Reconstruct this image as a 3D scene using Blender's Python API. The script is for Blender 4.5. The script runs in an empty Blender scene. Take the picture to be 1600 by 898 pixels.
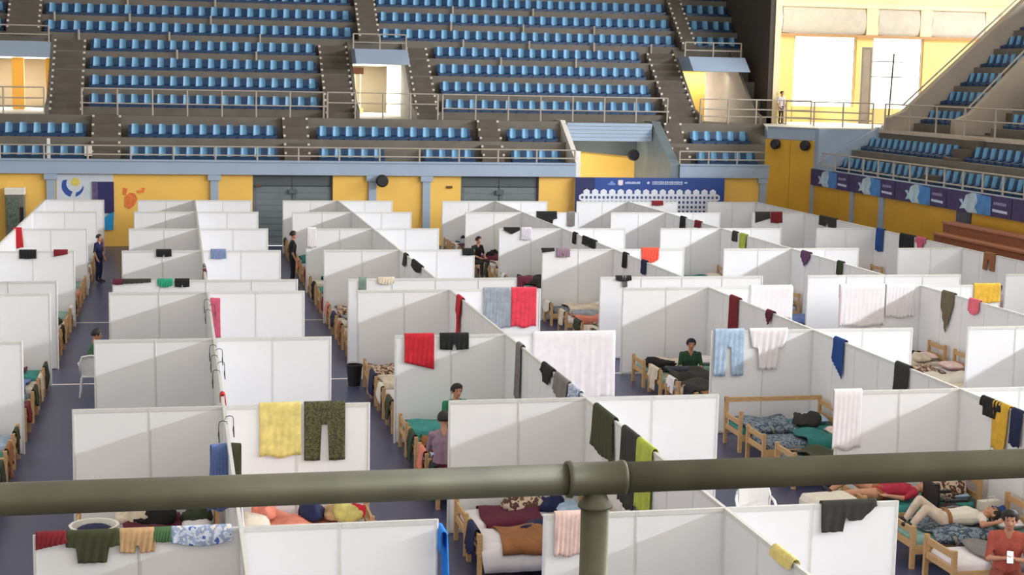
import bpy, math, random
from mathutils import Vector, Matrix, Euler
random.seed(7)
scene = bpy.context.scene
COL = scene.collection
R_ = math.radians

# ------------------------------------------------------------------ camera, world, light, exposure
PANEL_H = 1.95
EYE = Vector((0, 0, PANEL_H + 4.537))
FPX = 2435.41
def cam_axes(yaw, pitch, roll):
    cy, sy, cp, sp = math.cos(yaw), math.sin(yaw), math.cos(pitch), math.sin(pitch)
    F = Vector((sy*cp, cy*cp, -sp)); Rt = Vector((cy, -sy, 0)); U = Rt.cross(F)
    cr, sr = math.cos(roll), math.sin(roll)
    return cr*Rt + sr*U, cr*U - sr*Rt, F
AX, AU, AF = cam_axes(R_(12.17322576), R_(7.59147623), R_(1.13789595))
cam = bpy.data.cameras.new('camera'); cam_o = bpy.data.objects.new('camera', cam); COL.objects.link(cam_o)
cam.sensor_width = 36.0; cam.sensor_fit = 'HORIZONTAL'; cam.lens = FPX/1600*36.0
cam.clip_start = 0.05; cam.clip_end = 500
M = Matrix.Identity(4)
for i in range(3):
    M[i][0], M[i][1], M[i][2], M[i][3] = AX[i], AU[i], -AF[i], EYE[i]
cam_o.matrix_world = M
scene.camera = cam_o

w = bpy.data.worlds.new('world'); scene.world = w; w.use_nodes = True
bg = w.node_tree.nodes['Background']; bg.inputs[0].default_value = (1.0, 0.97, 0.90, 1); bg.inputs[1].default_value = 3.2

def area(name, loc, direction, sx, sy, watts, col=(1, 1, 1)):
    l = bpy.data.lights.new(name, 'AREA'); l.shape = 'RECTANGLE'; l.size = sx; l.size_y = sy; l.energy = watts; l.color = col
    o = bpy.data.objects.new(name, l); COL.objects.link(o); o.location = loc
    o.rotation_euler = Vector(direction).to_track_quat('-Z', 'Y').to_euler()
    return o
# daylight through the long clerestory band above the right-hand stand
k = area('clerestory_daylight', (40.6, 16, 14.6), (-1, 0, -0.42), 80, 1.0, 32500, (0.945, 0.97, 1.0))
k.rotation_euler = Matrix((Vector((0, 1, 0)), Vector((-0.38, 0, 0.925)), Vector((0.925, 0, 0.38)))).transposed().to_euler()
# unseen overhead fill, added for the ambient level of the hall
area('roof_fill', (-2, 26, 17.6), (0, 0, -1), 42, 62, 4300, (1.0, 0.95, 0.88))
# weak bluish fill added behind the photographer, its source unseen
area('rear_fill', (6, -9.5, 10.5), (0, 1, -0.35), 44, 4, 700, (0.86, 0.92, 1.0))
# daylight standing in the tall windows of the corner gallery
area('gallery_window_daylight', (30.2, 66.6, 7.1), (-0.25, -1, -0.35), 6.6, 3, 420, (1.0, 0.93, 0.78))

vs = scene.view_settings
vs.view_transform = 'Standard'; vs.look = 'None'; vs.exposure = 0.0; vs.gamma = 1.0; vs.use_curve_mapping = False
scene.cycles.use_denoising = True
scene.cycles.max_bounces = 6; scene.cycles.diffuse_bounces = 4

# ------------------------------------------------------------------ survey helpers: sight lines onto real planes
def sight(px, py): return AF + AX*((px-800)/FPX) + AU*((449-py)/FPX)
def onY(px, py, Y): d = sight(px, py); return EYE + d*(Y/d.y)
def onZ(px, py, Z): d = sight(px, py); return EYE + d*((Z-EYE.z)/d.z)
def onX(px, py, X): d = sight(px, py); return EYE + d*(X/d.x)

# ------------------------------------------------------------------ materials
def c(r, g, b):
    f = lambda v: (v/255/12.92) if v/255 <= .04045 else ((v/255+.055)/1.055)**2.4
    return (f(r), f(g), f(b), 1)
MATS = {}
def mat(name, col, rough=.6, var=.10, scale=6.0, metal=0.0, bump=0.0, bscale=40.0, stretch=None, spec=.5):
    if name in MATS: return MATS[name]
    m = bpy.data.materials.new(name); m.use_nodes = True; nt = m.node_tree; b = nt.nodes['Principled BSDF']
    b.inputs['Roughness'].default_value = rough; b.inputs['Metallic'].default_value = metal
    b.inputs['Specular IOR Level'].default_value = spec
    tc = nt.nodes.new('ShaderNodeTexCoord'); mp = nt.nodes.new('ShaderNodeMapping'); nt.links.new(tc.outputs['Object'], mp.inputs['Vector'])
    if stretch: mp.inputs['Scale'].default_value = stretch
    n = nt.nodes.new('ShaderNodeTexNoise'); n.inputs['Scale'].default_value = scale; n.inputs['Detail'].default_value = 4; nt.links.new(mp.outputs[0], n.inputs['Vector'])
    r = nt.nodes.new('ShaderNodeValToRGB')
    lo = tuple(x*(1-var) for x in col[:3])+(1,); hi = tuple(min(1, x*(1+var)) for x in col[:3])+(1,)
    r.color_ramp.elements[0].color = lo; r.color_ramp.elements[1].color = hi
    r.color_ramp.elements[0].position = .3; r.color_ramp.elements[1].position = .7
    nt.links.new(n.outputs['Fac'], r.inputs[0]); nt.links.new(r.outputs[0], b.inputs['Base Color'])
    if bump:
        n2 = nt.nodes.new('ShaderNodeTexNoise'); n2.inputs['Scale'].default_value = bscale; nt.links.new(tc.outputs['Object'], n2.inputs['Vector'])
        bp = nt.nodes.new('ShaderNodeBump'); bp.inputs['Strength'].default_value = bump; nt.links.new(n2.outputs['Fac'], bp.inputs['Height']); nt.links.new(bp.outputs[0], b.inputs['Normal'])
    MATS[name] = m; return m
def spots_mat(name, cols, scale, rough=.85, voronoi=False):
    """a printed fabric: patches of several dyes"""
    if name in MATS: return MATS[name]
    m = bpy.data.materials.new(name); m.use_nodes = True; nt = m.node_tree; b = nt.nodes['Principled BSDF']; b.inputs['Roughness'].default_value = rough
    tc = nt.nodes.new('ShaderNodeTexCoord')
    if voronoi:
        n = nt.nodes.new('ShaderNodeTexVoronoi'); n.inputs['Scale'].default_value = scale; out = n.outputs['Color']
    else:
        n = nt.nodes.new('ShaderNodeTexNoise'); n.inputs['Scale'].default_value = scale; n.inputs['Detail'].default_value = 2; out = n.outputs['Fac']
    nt.links.new(tc.outputs['Object'], n.inputs['Vector'])
    r = nt.nodes.new('ShaderNodeValToRGB'); r.color_ramp.interpolation = 'CONSTANT'
    e = r.color_ramp.elements
    while len(e) < len(cols): e.new(.5)
    for i, cc in enumerate(cols):
        e[i].position = 0 if i == 0 else (.36+.28*(i-1)/max(1, len(cols)-2) if len(cols) > 2 else .5); e[i].color = cc
    nt.links.new(out, r.inputs[0]); nt.links.new(r.outputs[0], b.inputs['Base Color']); MATS[name] = m; return m
def emit_mat(name, col, s):
    if name in MATS: return MATS[name]
    m = bpy.data.materials.new(name); m.use_nodes = True; b = m.node_tree.nodes['Principled BSDF']
    b.inputs['Emission Color'].default_value = col; b.inputs['Emission Strength'].default_value = s; b.inputs['Base Color'].default_value = col
    MATS[name] = m; return m
def fab(name, r, g, b_, var=.16): return mat('fabric_'+name, c(r, g, b_), .9, var, 9, bump=.25, bscale=60)

PANEL = mat('white_laminate', c(237, 237, 240), .45, .02, 1.5)
ALU = mat('brushed_aluminium', c(222, 222, 220), .42, .04, 8, metal=.25)
FLOORM = mat('court_floor', c(66, 70, 100), .38, .12, .35, bump=.02)
YEL = mat('yellow_paint', c(244, 196, 96), .6, .05, .8)
YEL2 = mat('ochre_paint', c(214, 164, 50), .6, .07, 1.2)
BLUEG = mat('blue_grey_paint', c(158, 174, 196), .6, .04, .6)
CONC = mat('stand_concrete', c(112, 106, 98), .85, .12, 1.4, bump=.1)
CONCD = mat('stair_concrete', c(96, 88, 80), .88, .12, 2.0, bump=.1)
WHITEP = mat('white_paint', c(232, 228, 220), .55, .04, 2)
RAILW = mat('pale_railing_paint', c(176, 166, 154), .5, .08, 5)
BLACK = mat('black_plastic', c(22, 22, 24), .5, .15, 8)
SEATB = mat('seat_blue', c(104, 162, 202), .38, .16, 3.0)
SEATD = mat('seat_shade_blue', c(20, 58, 98), .42, .16, 3.0)  # darker blue carries the shade on the pan and between seats
PINE = mat('pine_wood', c(200, 160, 112), .6, .16, 5, stretch=(2, 12, 12))
PINED = mat('brown_wood', c(146, 92, 66), .6, .2, 3, stretch=(12, 1.2, 12))
STEEL = mat('galvanised_pipe', c(98, 97, 82), .55, .26, 7, metal=.45, bump=.06, bscale=30)
DOORG = mat('grey_shutter', c(112, 122, 126), .5, .08, 2)
DOORD = mat('dark_shutter', c(84, 92, 96), .5, .08, 2)
CREAM = mat('cream_paint', c(238, 220, 178), .6, .05, 1)
SKIN = mat('skin', c(196, 140, 112), .55, .06, 14)
HAIR = mat('dark_hair', c(28, 22, 20), .6, .25, 40)
EYEW = mat('eye_white', c(225, 222, 215), .4, .02, 5)
SHOE = mat('shoe', c(40, 38, 40), .6, .2, 12)

# ------------------------------------------------------------------ mesh helpers
class MB:
    def __init__(s): s.v = []; s.f = []; s.m = []
    def add(s, vs_, fs, mi=0):
        o = len(s.v); s.v += [tuple(p) for p in vs_]; s.f += [tuple(i+o for i in f) for f in fs]; s.m += [mi]*len(fs); return s
    def box(s, x0, x1, y0, y1, z0, z1, mi=0):
        return s.add([(x0, y0, z0), (x1, y0, z0), (x1, y1, z0), (x0, y1, z0), (x0, y0, z1), (x1, y0, z1), (x1, y1, z1), (x0, y1, z1)],
              [(0, 3, 2, 1), (4, 5, 6, 7), (0, 1, 5, 4), (1, 2, 6, 5), (2, 3, 7, 6), (3, 0, 4, 7)], mi)
    def rbox(s, x0, x1, y0, y1, z0, z1, r=.03, mi=0):
        """box with chamfered vertical and top edges"""
        def ring(i, z): return [(x0+i, y0+r, z), (x0+r, y0+i, z), (x1-r, y0+i, z), (x1-i, y0+r, z), (x1-i, y1-r, z), (x1-r, y1-i, z), (x0+r, y1-i, z), (x0+i, y1-r, z)]
        return s.loft([ring(r*.6, z0), ring(0, z0+r), ring(0, z1-r), ring(r*.6, z1)], True, mi)
    def loft(s, rings, cap=True, mi=0, closed=True):
        n = len(rings[0]); vs_ = [p for r in rings for p in r]; fs = []
        for a in range(len(rings)-1):
            for i in range(n if closed else n-1):
                j = (i+1) % n; fs.append((a*n+i, a*n+j, (a+1)*n+j, (a+1)*n+i))
        if cap: fs.append(tuple(reversed(range(n)))); fs.append(tuple(range((len(rings)-1)*n, len(rings)*n)))
        return s.add(vs_, fs, mi)
    def tube(s, p, q, r, r2=None, n=8, mi=0):
        p, q = Vector(p), Vector(q); d = (q-p).normalized(); a = d.orthogonal().normalized(); b = d.cross(a); r2 = r if r2 is None else r2
        rg = lambda o, rr: [o+a*(rr*math.cos(t*2*math.pi/n))+b*(rr*math.sin(t*2*math.pi/n)) for t in range(n)]
        return s.loft([rg(p, r), rg(q, r2)], True, mi)
    def path(s, pts, r, n=6, mi=0, close=False):
        pts = [Vector(p) for p in pts]; rings = []
        for i, p in enumerate(pts):
            d = (pts[min(i+1, len(pts)-1)]-pts[max(i-1, 0)])
            if close: d = pts[(i+1) % len(pts)]-pts[i-1]
            d.normalize(); ref = Vector((0, 0, 1)) if abs(d.z) < .9 else Vector((1, 0, 0)); a = d.cross(ref).normalized(); b = d.cross(a)
            rings.append([p+a*(r*math.cos(t*2*math.pi/n))+b*(r*math.sin(t*2*math.pi/n)) for t in range(n)])
        if close: rings.append(rings[0])
        return s.loft(rings, not close, mi)
    def prism(s, poly, axis, a, b, mi=0):
        """extrude a 2D outline: axis 'x': poly=(y,z); 'y': poly=(x,z); 'z': poly=(x,y)"""
        n = len(poly)
        f = {'x': lambda t, p: (t, p[0], p[1]), 'y': lambda t, p: (p[0], t, p[1]), 'z': lambda t, p: (p[0], p[1], t)}[axis]
        return s.add([f(a, p) for p in poly]+[f(b, p) for p in poly], [tuple(range(n)), tuple(range(2*n-1, n-1, -1))]+[(i, i+n, (i+1) % n+n, (i+1) % n) for i in range(n)], mi)
    def ball(s, o, rx, ry, rz, nu=12, nv=8, mi=0):
        vs_ = [(o[0], o[1], o[2]-rz)]; fs = []
        for j in range(1, nv):
            ph = -math.pi/2+math.pi*j/nv
            for i in range(nu):
                t = 2*math.pi*i/nu; vs_.append((o[0]+rx*math.cos(ph)*math.cos(t), o[1]+ry*math.cos(ph)*math.sin(t), o[2]+rz*math.sin(ph)))
        vs_.append((o[0], o[1], o[2]+rz)); L = len(vs_)-1
        for i in range(nu):
            fs.append((0, 1+(i+1) % nu, 1+i)); fs.append((L, L-nu+i, L-nu+(i+1) % nu))
        for j in range(nv-2):
            for i in range(nu):
                a = 1+j*nu; fs.append((a+i, a+(i+1) % nu, a+nu+(i+1) % nu, a+nu+i))
        return s.add(vs_, fs, mi)
    def grid(s, P, mi=0):
        nv, nu = len(P), len(P[0])
        return s.add([p for r in P for p in r], [(j*nu+i, j*nu+i+1, (j+1)*nu+i+1, (j+1)*nu+i) for j in range(nv-1) for i in range(nu-1)], mi)
    def mesh(s, name, mats):
        me = bpy.data.meshes.new(name); me.from_pydata(s.v, [], s.f)
        for m in (mats if isinstance(mats, (list, tuple)) else [mats]): me.materials.append(m)
        if any(s.m): me.polygons.foreach_set('material_index', s.m)
        me.update(); return me
    def obj(s, name, mats, parent=None, loc=None, smooth=False, rotz=0):
        me = s.mesh(name, mats)
        if smooth: me.polygons.foreach_set('use_smooth', [True]*len(me.polygons))
        return inst(name, me, parent, loc, rotz)
def inst(name, me, parent=None, loc=None, rotz=0, scale=None):
    o = bpy.data.objects.new(name, me); COL.objects.link(o)
    if parent: o.parent = parent
    if loc is not None: o.location = loc
    if rotz: o.rotation_euler = (0, 0, rotz)
    if scale: o.scale = scale
    return o
def tag(o, label, cat, group=None):
    o['label'] = label; o['category'] = cat
    if group: o['group'] = group
    return o
def thing(name, label, cat, loc=(0, 0, 0), rotz=0, group=None):
    o = bpy.data.objects.new(name, None); o.empty_display_size = .2; COL.objects.link(o); o.location = loc; o.rotation_euler = (0, 0, rotz)
    return tag(o, label, cat, group)
def struct(o, label=None):
    o['kind'] = 'structure'
    if label: o['label'] = label
    return o
def sroot(name, label, loc=(0, 0, 0)):
    o = bpy.data.objects.new(name, None); COL.objects.link(o); o.location = loc; return struct(o, label)
def smooth(me): me.polygons.foreach_set('use_smooth', [True]*len(me.polygons)); return me
ORD = ['', 'first', 'second', 'third', 'fourth', 'fifth', 'sixth', 'seventh', 'eighth', 'ninth', 'tenth']

# ------------------------------------------------------------------ layout of the hall
SP = dict(Z=-4.606, A=.595, B=5.757, C=11.661, D=16.84, E=22.074)      # spine wall of each block
BW = dict(Z='block at the left edge', A='second block from the left', B='third block from the left', C='fourth block from the left', D='fifth block from the left', E='block beside the right stand')
ROW = [None, 57.37, 52.54, 46.77, 40.91, 34.97, 33.06, 27.11, 21.44, 15.53, 9.6]
YW = 60.0            # far wall
XR = 24.6            # front of the right stand
ZC = 4.82            # concourse level

# floor
o = MB().box(-26, 30, -3, 60, -.2, 0).obj('floor', FLOORM); struct(o, 'slate blue sports court floor')
for n, y in enumerate((33.2, 41.5)):
    o = MB().box(-8, 24, y-.04, y+.04, .001, .004).obj('trim_%d' % (n+1), WHITEP); struct(o, 'white court line on the blue floor')
# hall shell out of the picture: roof, side walls, rear wall
o = MB().box(-30, 42, -12, 78, 20, 20.3).obj('ceiling', mat('ceiling_paint', c(200, 198, 190), .8, .04, .3)); struct(o)
SHELL = mat('shell_paint', c(190, 182, 168), .8, .05, .4)
o = MB().box(-30, -29.7, -12, 78, -.2, 20).obj('wall_left', SHELL); struct(o)
o = MB().box(41.2, 41.5, -12, 78, -.2, 20).obj('wall_right', SHELL); struct(o)
o = MB().box(-30, 42, -12.3, -12, -.2, 20).obj('wall_rear', SHELL); struct(o)
o = MB().box(-30, 25.6, 75, 75.3, 4, 20).obj('wall_far_upper', SHELL); struct(o)

# ------------------------------------------------------------------ far wall below the stand
wf = sroot('wall_far', 'yellow wall under the far stand')
def wallpiece(x0, x1, z0=0, z1=2.72, m=YEL, name='wall_panel'): return MB().box(x0, x1, YW, YW+.2, z0, z1).obj(name, m, wf)
for x0, x1 in ((-26, -4.75), (-4.45, -2.3), (-2.3, 1.2), (1.5, 2.78), (5.82, 7.18), (7.5, 9.3), (9.6, 10.82), (13.95, 15.5), (19.6, 21.6), (21.6, 23.2)):
    wallpiece(x0, x1)
for x in (-4.6, 1.35, 7.34, 9.45, 23.3):
    b = MB().box(x-.15, x+.15, YW-.12, YW+.2, 0, 2.5); b.box(x-.24, x+.24, YW-.16, YW+.2, 2.5, 2.72); b.obj('column', BLUEG, wf)
for x0, x1 in ((-26, 15.4), (19.7, 23.5)):
    MB().box(x0, x1, YW-.18, YW+.2, 2.72, 3.22).obj('fascia_beam', BLUEG, wf)
    MB().box(x0, x1, YW-.22, YW+.2, 3.2, 3.26).obj('beam_coping', BLUEG, wf)
# shutters / double doors
for n, (x0, x1) in enumerate(((2.83, 5.77), (10.87, 13.9))):
    d = struct(inst('door_%d' % (n+1), None, None, (0, YW+.1, 0)), 'grey double door in the yellow wall')
    MB().box(x0-.05, x0, -.1, .1, 0, 2.72).obj('door_jamb', DOORD, d); MB().box(x1, x1+.05, -.1, .1, 0, 2.72).obj('door_jamb', mat('dark_jamb', c(60, 48, 50), .6), d)
    MB().box(x0, x1, 0, .06, 2.3, 2.72).obj('transom_panel', DOORD, d)
    MB().box(x0, x1, .065, .1, 0, 2.72).obj('door_backing', DOORD, d)
    xm = (x0+x1)/2
    for a, b_ in ((x0, xm-.02), (xm+.02, x1)):
        lf = MB().box(a, b_, 0, .05, 0, 2.26).obj('door_leaf', DOORG, d)
        s = MB()
        for i in range(9): s.box(a+.08, b_-.08, -.015, .0, .12+i*.24, .28+i*.24)
        s.obj('louvre', DOORG, lf)
    MB().box(xm-.02, xm+.02, -.03, .05, 0, 2.72).obj('mullion', DOORD, d)
    MB().box(xm-.16, xm+.16, -.12, -.02, 2.0, 2.16).obj('door_closer', DOORD, d)

# posters and wall graphics
t = thing('wall_poster', 'large white poster with a blue crescent and yellow disc emblem', 'poster', (-3.42, YW-.03, 0))
MB().box(-.98, 1.06, 0, .03, .75, 2.7).obj('sheet', mat('poster_white', c(205, 212, 222), .6, .04, 2), t)
def crescent(a0, a1, ro, ri, cx, cz):
    n = 10; pts = [(cx+ro*math.cos(R_(a0+(a1-a0)*i/n)), cz+ro*math.sin(R_(a0+(a1-a0)*i/n))) for i in range(n+1)]
    pts += [(cx+.05+ri*math.cos(R_(a1+(a0-a1)*i/n)), cz+.08+ri*math.sin(R_(a1+(a0-a1)*i/n))) for i in range(n+1)]
    return pts
NAVY = mat('print_navy', c(38, 36, 92), .6, .08, 3); ROYAL = mat('print_royal_blue', c(44, 78, 160), .6, .08, 3); CYAN = mat('print_cyan', c(34, 148, 206), .6, .08, 3)
MB().prism(crescent(150, 255, .42, .3, -.38, 2.26), 'y', -.006, 0).obj('emblem_crescent', ROYAL, t)
MB().prism(crescent(285, 350, .42, .34, -.42, 2.26), 'y', -.006, 0).obj('emblem_crescent', ROYAL, t)
MB().prism([(-.3+.16*math.cos(i*math.pi/8), 2.4+.16*math.sin(i*math.pi/8)) for i in range(16)], 'y', -.006, 0).obj('emblem_disc', mat('print_yellow', c(222, 200, 96), .6), t)
t = thing('wall_poster', 'dark navy poster with a bright cyan patch below, beside the emblem poster', 'poster', (-2.72, YW-.07, 0))
MB().box(-.4, .38, 0, .03, 1.25, 2.42).obj('sheet', NAVY, t)
MB().prism([(-.06, .72), (.0, .62), (.34, .62), (.38, 1.3), (.2, 1.22), (-.04, 1.04)], 'y', -.02, 0).obj('cyan_patch', CYAN, t)
MB().box(-.4, -.2, -.008, 0, 1.7, 2.4).obj('photo_strip', mat('print_mauve', c(92, 80, 120), .6, .3, 6), t)
t = thing('wall_mural', 'small orange painted figure mark on the yellow wall', 'mural', (-1.6, YW-.02, 0))
ORA = mat('print_orange', c(226, 122, 60), .6, .2, 6)
MB().prism([(-.36, 1.5), (-.18, 1.4), (-.02, 1.52), (.12, 1.78), (.02, 1.98), (-.16, 2.02), (-.34, 1.86)], 'y', 0, .02).obj('body_mark', ORA, t)
MB().prism([(-.42, 1.95), (-.3, 1.92), (-.24, 2.16), (-.4, 2.2)], 'y', 0, .02).obj('stroke', ORA, t)
MB().prism([(.12, 2.0), (.34, 2.02), (.4, 2.18), (.3, 2.2), (.24, 2.1), (.1, 2.1)], 'y', 0, .02).obj('stroke', ORA, t)
t = thing('vending_machine', 'grey vending machine with white top against the far yellow wall', 'machine', (-5.85, YW-.5, 0))
MB().rbox(-.34, .34, 0, .44, 0, 1.95, .03).obj('cabinet', mat('machine_grey', c(112, 112, 108), .4, .1, 3), t)
MB().rbox(-.36, .36, -.03, .44, 1.95, 2.2, .02).obj('header_box', WHITEP, t)
MB().box(-.26, .14, -.02, 0, .7, 1.85).obj('display_window', mat('machine_glass', c(96, 108, 100), .15, .5, 14), t)
MB().box(.18, .3, -.02, 0, .9, 1.5).obj('coin_panel', BLACK, t)
for n, (px, py, s_) in enumerate(((403, 290, .07), (702, 292, .07))):
    p = onY(px, py, YW); tag(MB().rbox(p.x-.12, p.x+.12, YW-.06, YW-.001, p.z-.05, p.z+.04, .015).obj('wall_lamp', mat('dark_lamp', c(96, 70, 40), .5)), ('small dark lamp on the yellow wall left of the first grey door', 'small dark lamp on the yellow wall left of the second grey door')[n], 'lamp')
def speaker(x, y, z, rz, label, r=.26):
    t = thing('round_speaker', label, 'speaker', (x, y, z), rz, 'round black loudspeakers')
    n = 16; ring = lambda rr, yy: [(rr*math.cos(i*2*math.pi/n), yy, rr*math.sin(i*2*math.pi/n)) for i in range(n)]
    MB().loft([ring(r*.7, 0), ring(r, -.08), ring(r, -.24), ring(r*.82, -.28)], True).obj('housing', BLACK, t, smooth=False)
    MB().loft([ring(r*.75, -.281), ring(r*.5, -.25), ring(r*.2, -.25)], True).obj('cone', mat('speaker_cone', c(40, 40, 44), .7), t)
    MB().box(-.03, .03, 0, .05, -.06, .06).obj('bracket', BLACK, t)
p = onY(596, 282, YW-.2); speaker(p.x, YW-.25, p.z, 0, 'round black loudspeaker on the far wall beside a grey column', .24)

# sponsor backdrop with rows of hexagon patches
t = thing('sponsor_backdrop', 'blue sponsor backdrop with white hexagon patches behind the partitions', 'banner', (15.35, YW-.35, 0))
BLU = mat('backdrop_blue', c(30, 66, 142), .5, .25, .25)
MB().box(0, 6.2, 0, .05, 0, 2.72).obj('backdrop_sheet', BLU, t)
MB().box(0, .8, -.004, 0, .2, 2.72).obj('dark_side', mat('backdrop_navy', c(24, 34, 88), .5, .1, 1), t)
hexm = MB().prism([(.15*math.cos(R_(60*i+30)), .15*math.sin(R_(60*i+30))) for i in range(6)], 'y', -.008, 0).mesh('hexagon_patch', mat('hexagon_white', c(225, 228, 240), .5, .04, 2))
dotm = MB().prism([(.055*math.cos(R_(45*i)), .06*math.sin(R_(45*i))) for i in range(8)], 'y', -.012, -.008).mesh('patch_logo', mat('logo_navy', c(60, 66, 110), .5, .1, 2))
for j in range(6):
    for i in range(16 if j % 2 == 0 else 17):
        h = inst('hexagon_patch', hexm, t, (.36+.35*i+(.1 if j % 2 == 0 else -.075), 0, 2.12-j*.19))
        if j: inst('patch_logo', dotm, h, (0, 0, 0))
LETW = mat('lettering_white', c(196, 206, 232), .5, .04, 2)
def word(x, z, n, hgt, wd, par, m=LETW):
    s = MB()
    for i in range(n): s.box(x+i*wd, x+i*wd+wd*.7, -.012, -.004, z, z+hgt*(1 if i % 3 else .8))
    return s.obj('lettering', m, par)
MB().prism([(1.3, 2.47), (1.36, 2.42), (1.6, 2.42), (1.66, 2.47), (1.56, 2.5), (1.52, 2.58), (1.44, 2.58), (1.4, 2.5)], 'y', -.012, -.004).obj('crest', mat('crest_blue', c(120, 140, 200), .5), t)
MB().prism([(1.74, 2.44), (1.84, 2.40), (1.94, 2.44), (1.94, 2.62), (1.74, 2.62)], 'y', -.012, -.004).obj('crest', mat('crest_pink', c(226, 206, 214), .5), t)
word(2.04, 2.47, 9, .09, .07, t); MB().prism([(2.92, 2.5), (3.0, 2.46), (3.06, 2.52), (2.98, 2.58)], 'y', -.012, -.004).obj('crest', LETW, t)
word(3.16, 2.52, 17, .06, .075, t); word(3.16, 2.45, 17, .05, .075, t); MB().box(4.5, 4.62, -.012, -.004, 2.5, 2.55).obj('lettering', LETW, t)

# ------------------------------------------------------------------ stands
def seat_meshes():
    P = []
    n = 6
    for j in range(4):
        row = []
        for i in range(n+1):
            x = -.14+.28*i/n; z = .12+.13*j; bow = .06*(abs(x)/.14)**2
            row.append((x*(1-.05*j), .17+.02*j-bow, z))
        P.append(row)
    b = MB(); b.grid(P); b.grid([[(x, y+.03, z) for x, y, z in reversed(r)] for r in P])
    top = P[-1]; b.grid([top, [(x, y+.03, z) for x, y, z in top]])
    for s_ in (0, -1): b.grid([[r[s_] for r in P], [(r[s_][0], r[s_][1]+.03, r[s_][2]) for r in P]])
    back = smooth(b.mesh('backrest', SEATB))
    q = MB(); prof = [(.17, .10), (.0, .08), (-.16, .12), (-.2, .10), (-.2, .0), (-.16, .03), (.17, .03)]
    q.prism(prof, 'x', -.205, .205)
    for s_ in (-1, 1): q.prism([(-.18, .02), (-.18, .13), (.1, .19), (.2, .46), (.24, .46), (.24, .02)], 'x', s_*.2-.055, s_*.2+.055)  # dark wings stand in for the shaded gaps between neighbouring seats
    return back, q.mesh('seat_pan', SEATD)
SEAT_BACK, SEAT_PAN = seat_meshes()
far_bulk = []
n_single = 0
def place_seat(x, y, z, rz, label, group, single):
    if single:
        t = thing('stadium_seat', label, 'seat', (x, y, z), rz, group)
        inst('backrest', SEAT_BACK, t); inst('seat_pan', SEAT_PAN, t)
    else: far_bulk.append((x, y, z, rz))
    return 1 if single else 0

stand = sroot('terrace_far', 'concrete terrace of the far stand')
def lay_step(root, x0, x1, y0, y1, z0, z1, name='terrace_step', m=CONC): return MB().box(x0, x1, y0, y1, z0, z1).obj(name, m, root)
VOM = [(-9.3, -4.95), (7.12, 9.36), (21.5, 24.1)]             # vomitory openings in the upper tier
# lower tier
for x0, x1 in ((-26, 15.45), (19.7, 24.2)):
    lay_step(stand, x0, x1, YW+.2, 61.55, 2.75, 3.21); lay_step(stand, x0, x1, 61.55, 62.6, 2.9, 4.01)
for x0, x1 in ((-26, 15.6), (19.3, 26.5)):
    lay_step(stand, x0, x1, 62.6, 63.45, 4.45, ZC, 'concourse_slab')
lay_step(stand, 15.6, 19.3, 62.6, 63.45, 4.66, ZC, 'concourse_slab')
lay_step(stand, -26, 36, 63.45, 75, 4.5, ZC-.005, 'concourse_slab')
lay_step(stand, -26, 15.45, 62.5, 62.62, 3.9, 4.6, 'tier_wall'); lay_step(stand, 19.7, 26.5, 62.5, 62.62, 3.9, 4.6, 'tier_wall'); lay_step(stand, -26, 15.45, 60.4, 62.6, 2.7, 2.78, 'tier_soffit')
LOW = [(-9.2, -3.3), (-2.05, 4.0), (5.12, 11.8), (12.8, 15.35), (20.6, 23.6)]
LSTAIR = [(-3.2, -2.12), (4.04, 5.04), (11.84, 12.74), (19.75, 20.5)]
for x0, x1 in LOW:
    n = int((x1-x0)/.515); pad = (x1-x0-n*.515)/2
    for i in range(n):
        x = x0+pad+.515*(i+.5)
        n_single += place_seat(x, 61.05, 3.21, 0, 'blue plastic seat in the front row of the far lower tier', 'front row seats of the far lower tier', True) if not (7.95 < x < 9.35) else 0
        n_single += place_seat(x, 61.95, 4.01, 0, 'blue plastic seat in the second row of the far lower tier', 'second row seats of the far lower tier', True)
# upper tier
SEC_LO = [(-3.5, 5.75), (10.5, 20.05)]; SEC_HI = [(-12, -6.75), (-5.3, 7.4), (8.5, 21.65), (22.5, 24.7)]
TZ = lambda k: 5.12+.73*(k-1)
FY = lambda k: 63.45+.8*(k-1)
for k in range(1, 9):
    segs = [(-4.95, 7.12), (9.36, 21.5), (24.1, 24.9)] if k <= 4 else [(-14, 24.9)]
    for x0, x1 in segs: lay_step(stand, x0, x1, FY(k), FY(k)+(.85 if k < 8 else 4), TZ(k)-.8, TZ(k))
    for x0, x1 in (SEC_LO if k <= 4 else SEC_HI):
        n = int((x1-x0)/.505); pad = (x1-x0-n*.505)/2
        for i in range(n):
            n_single += place_seat(x0+pad+.505*(i+.5), FY(k)+.42, TZ(k), 0, 'blue plastic seat in the %s row of the far upper tier' % ORD[k], '%s row seats of the far upper tier' % ORD[k], k <= 2)
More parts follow.
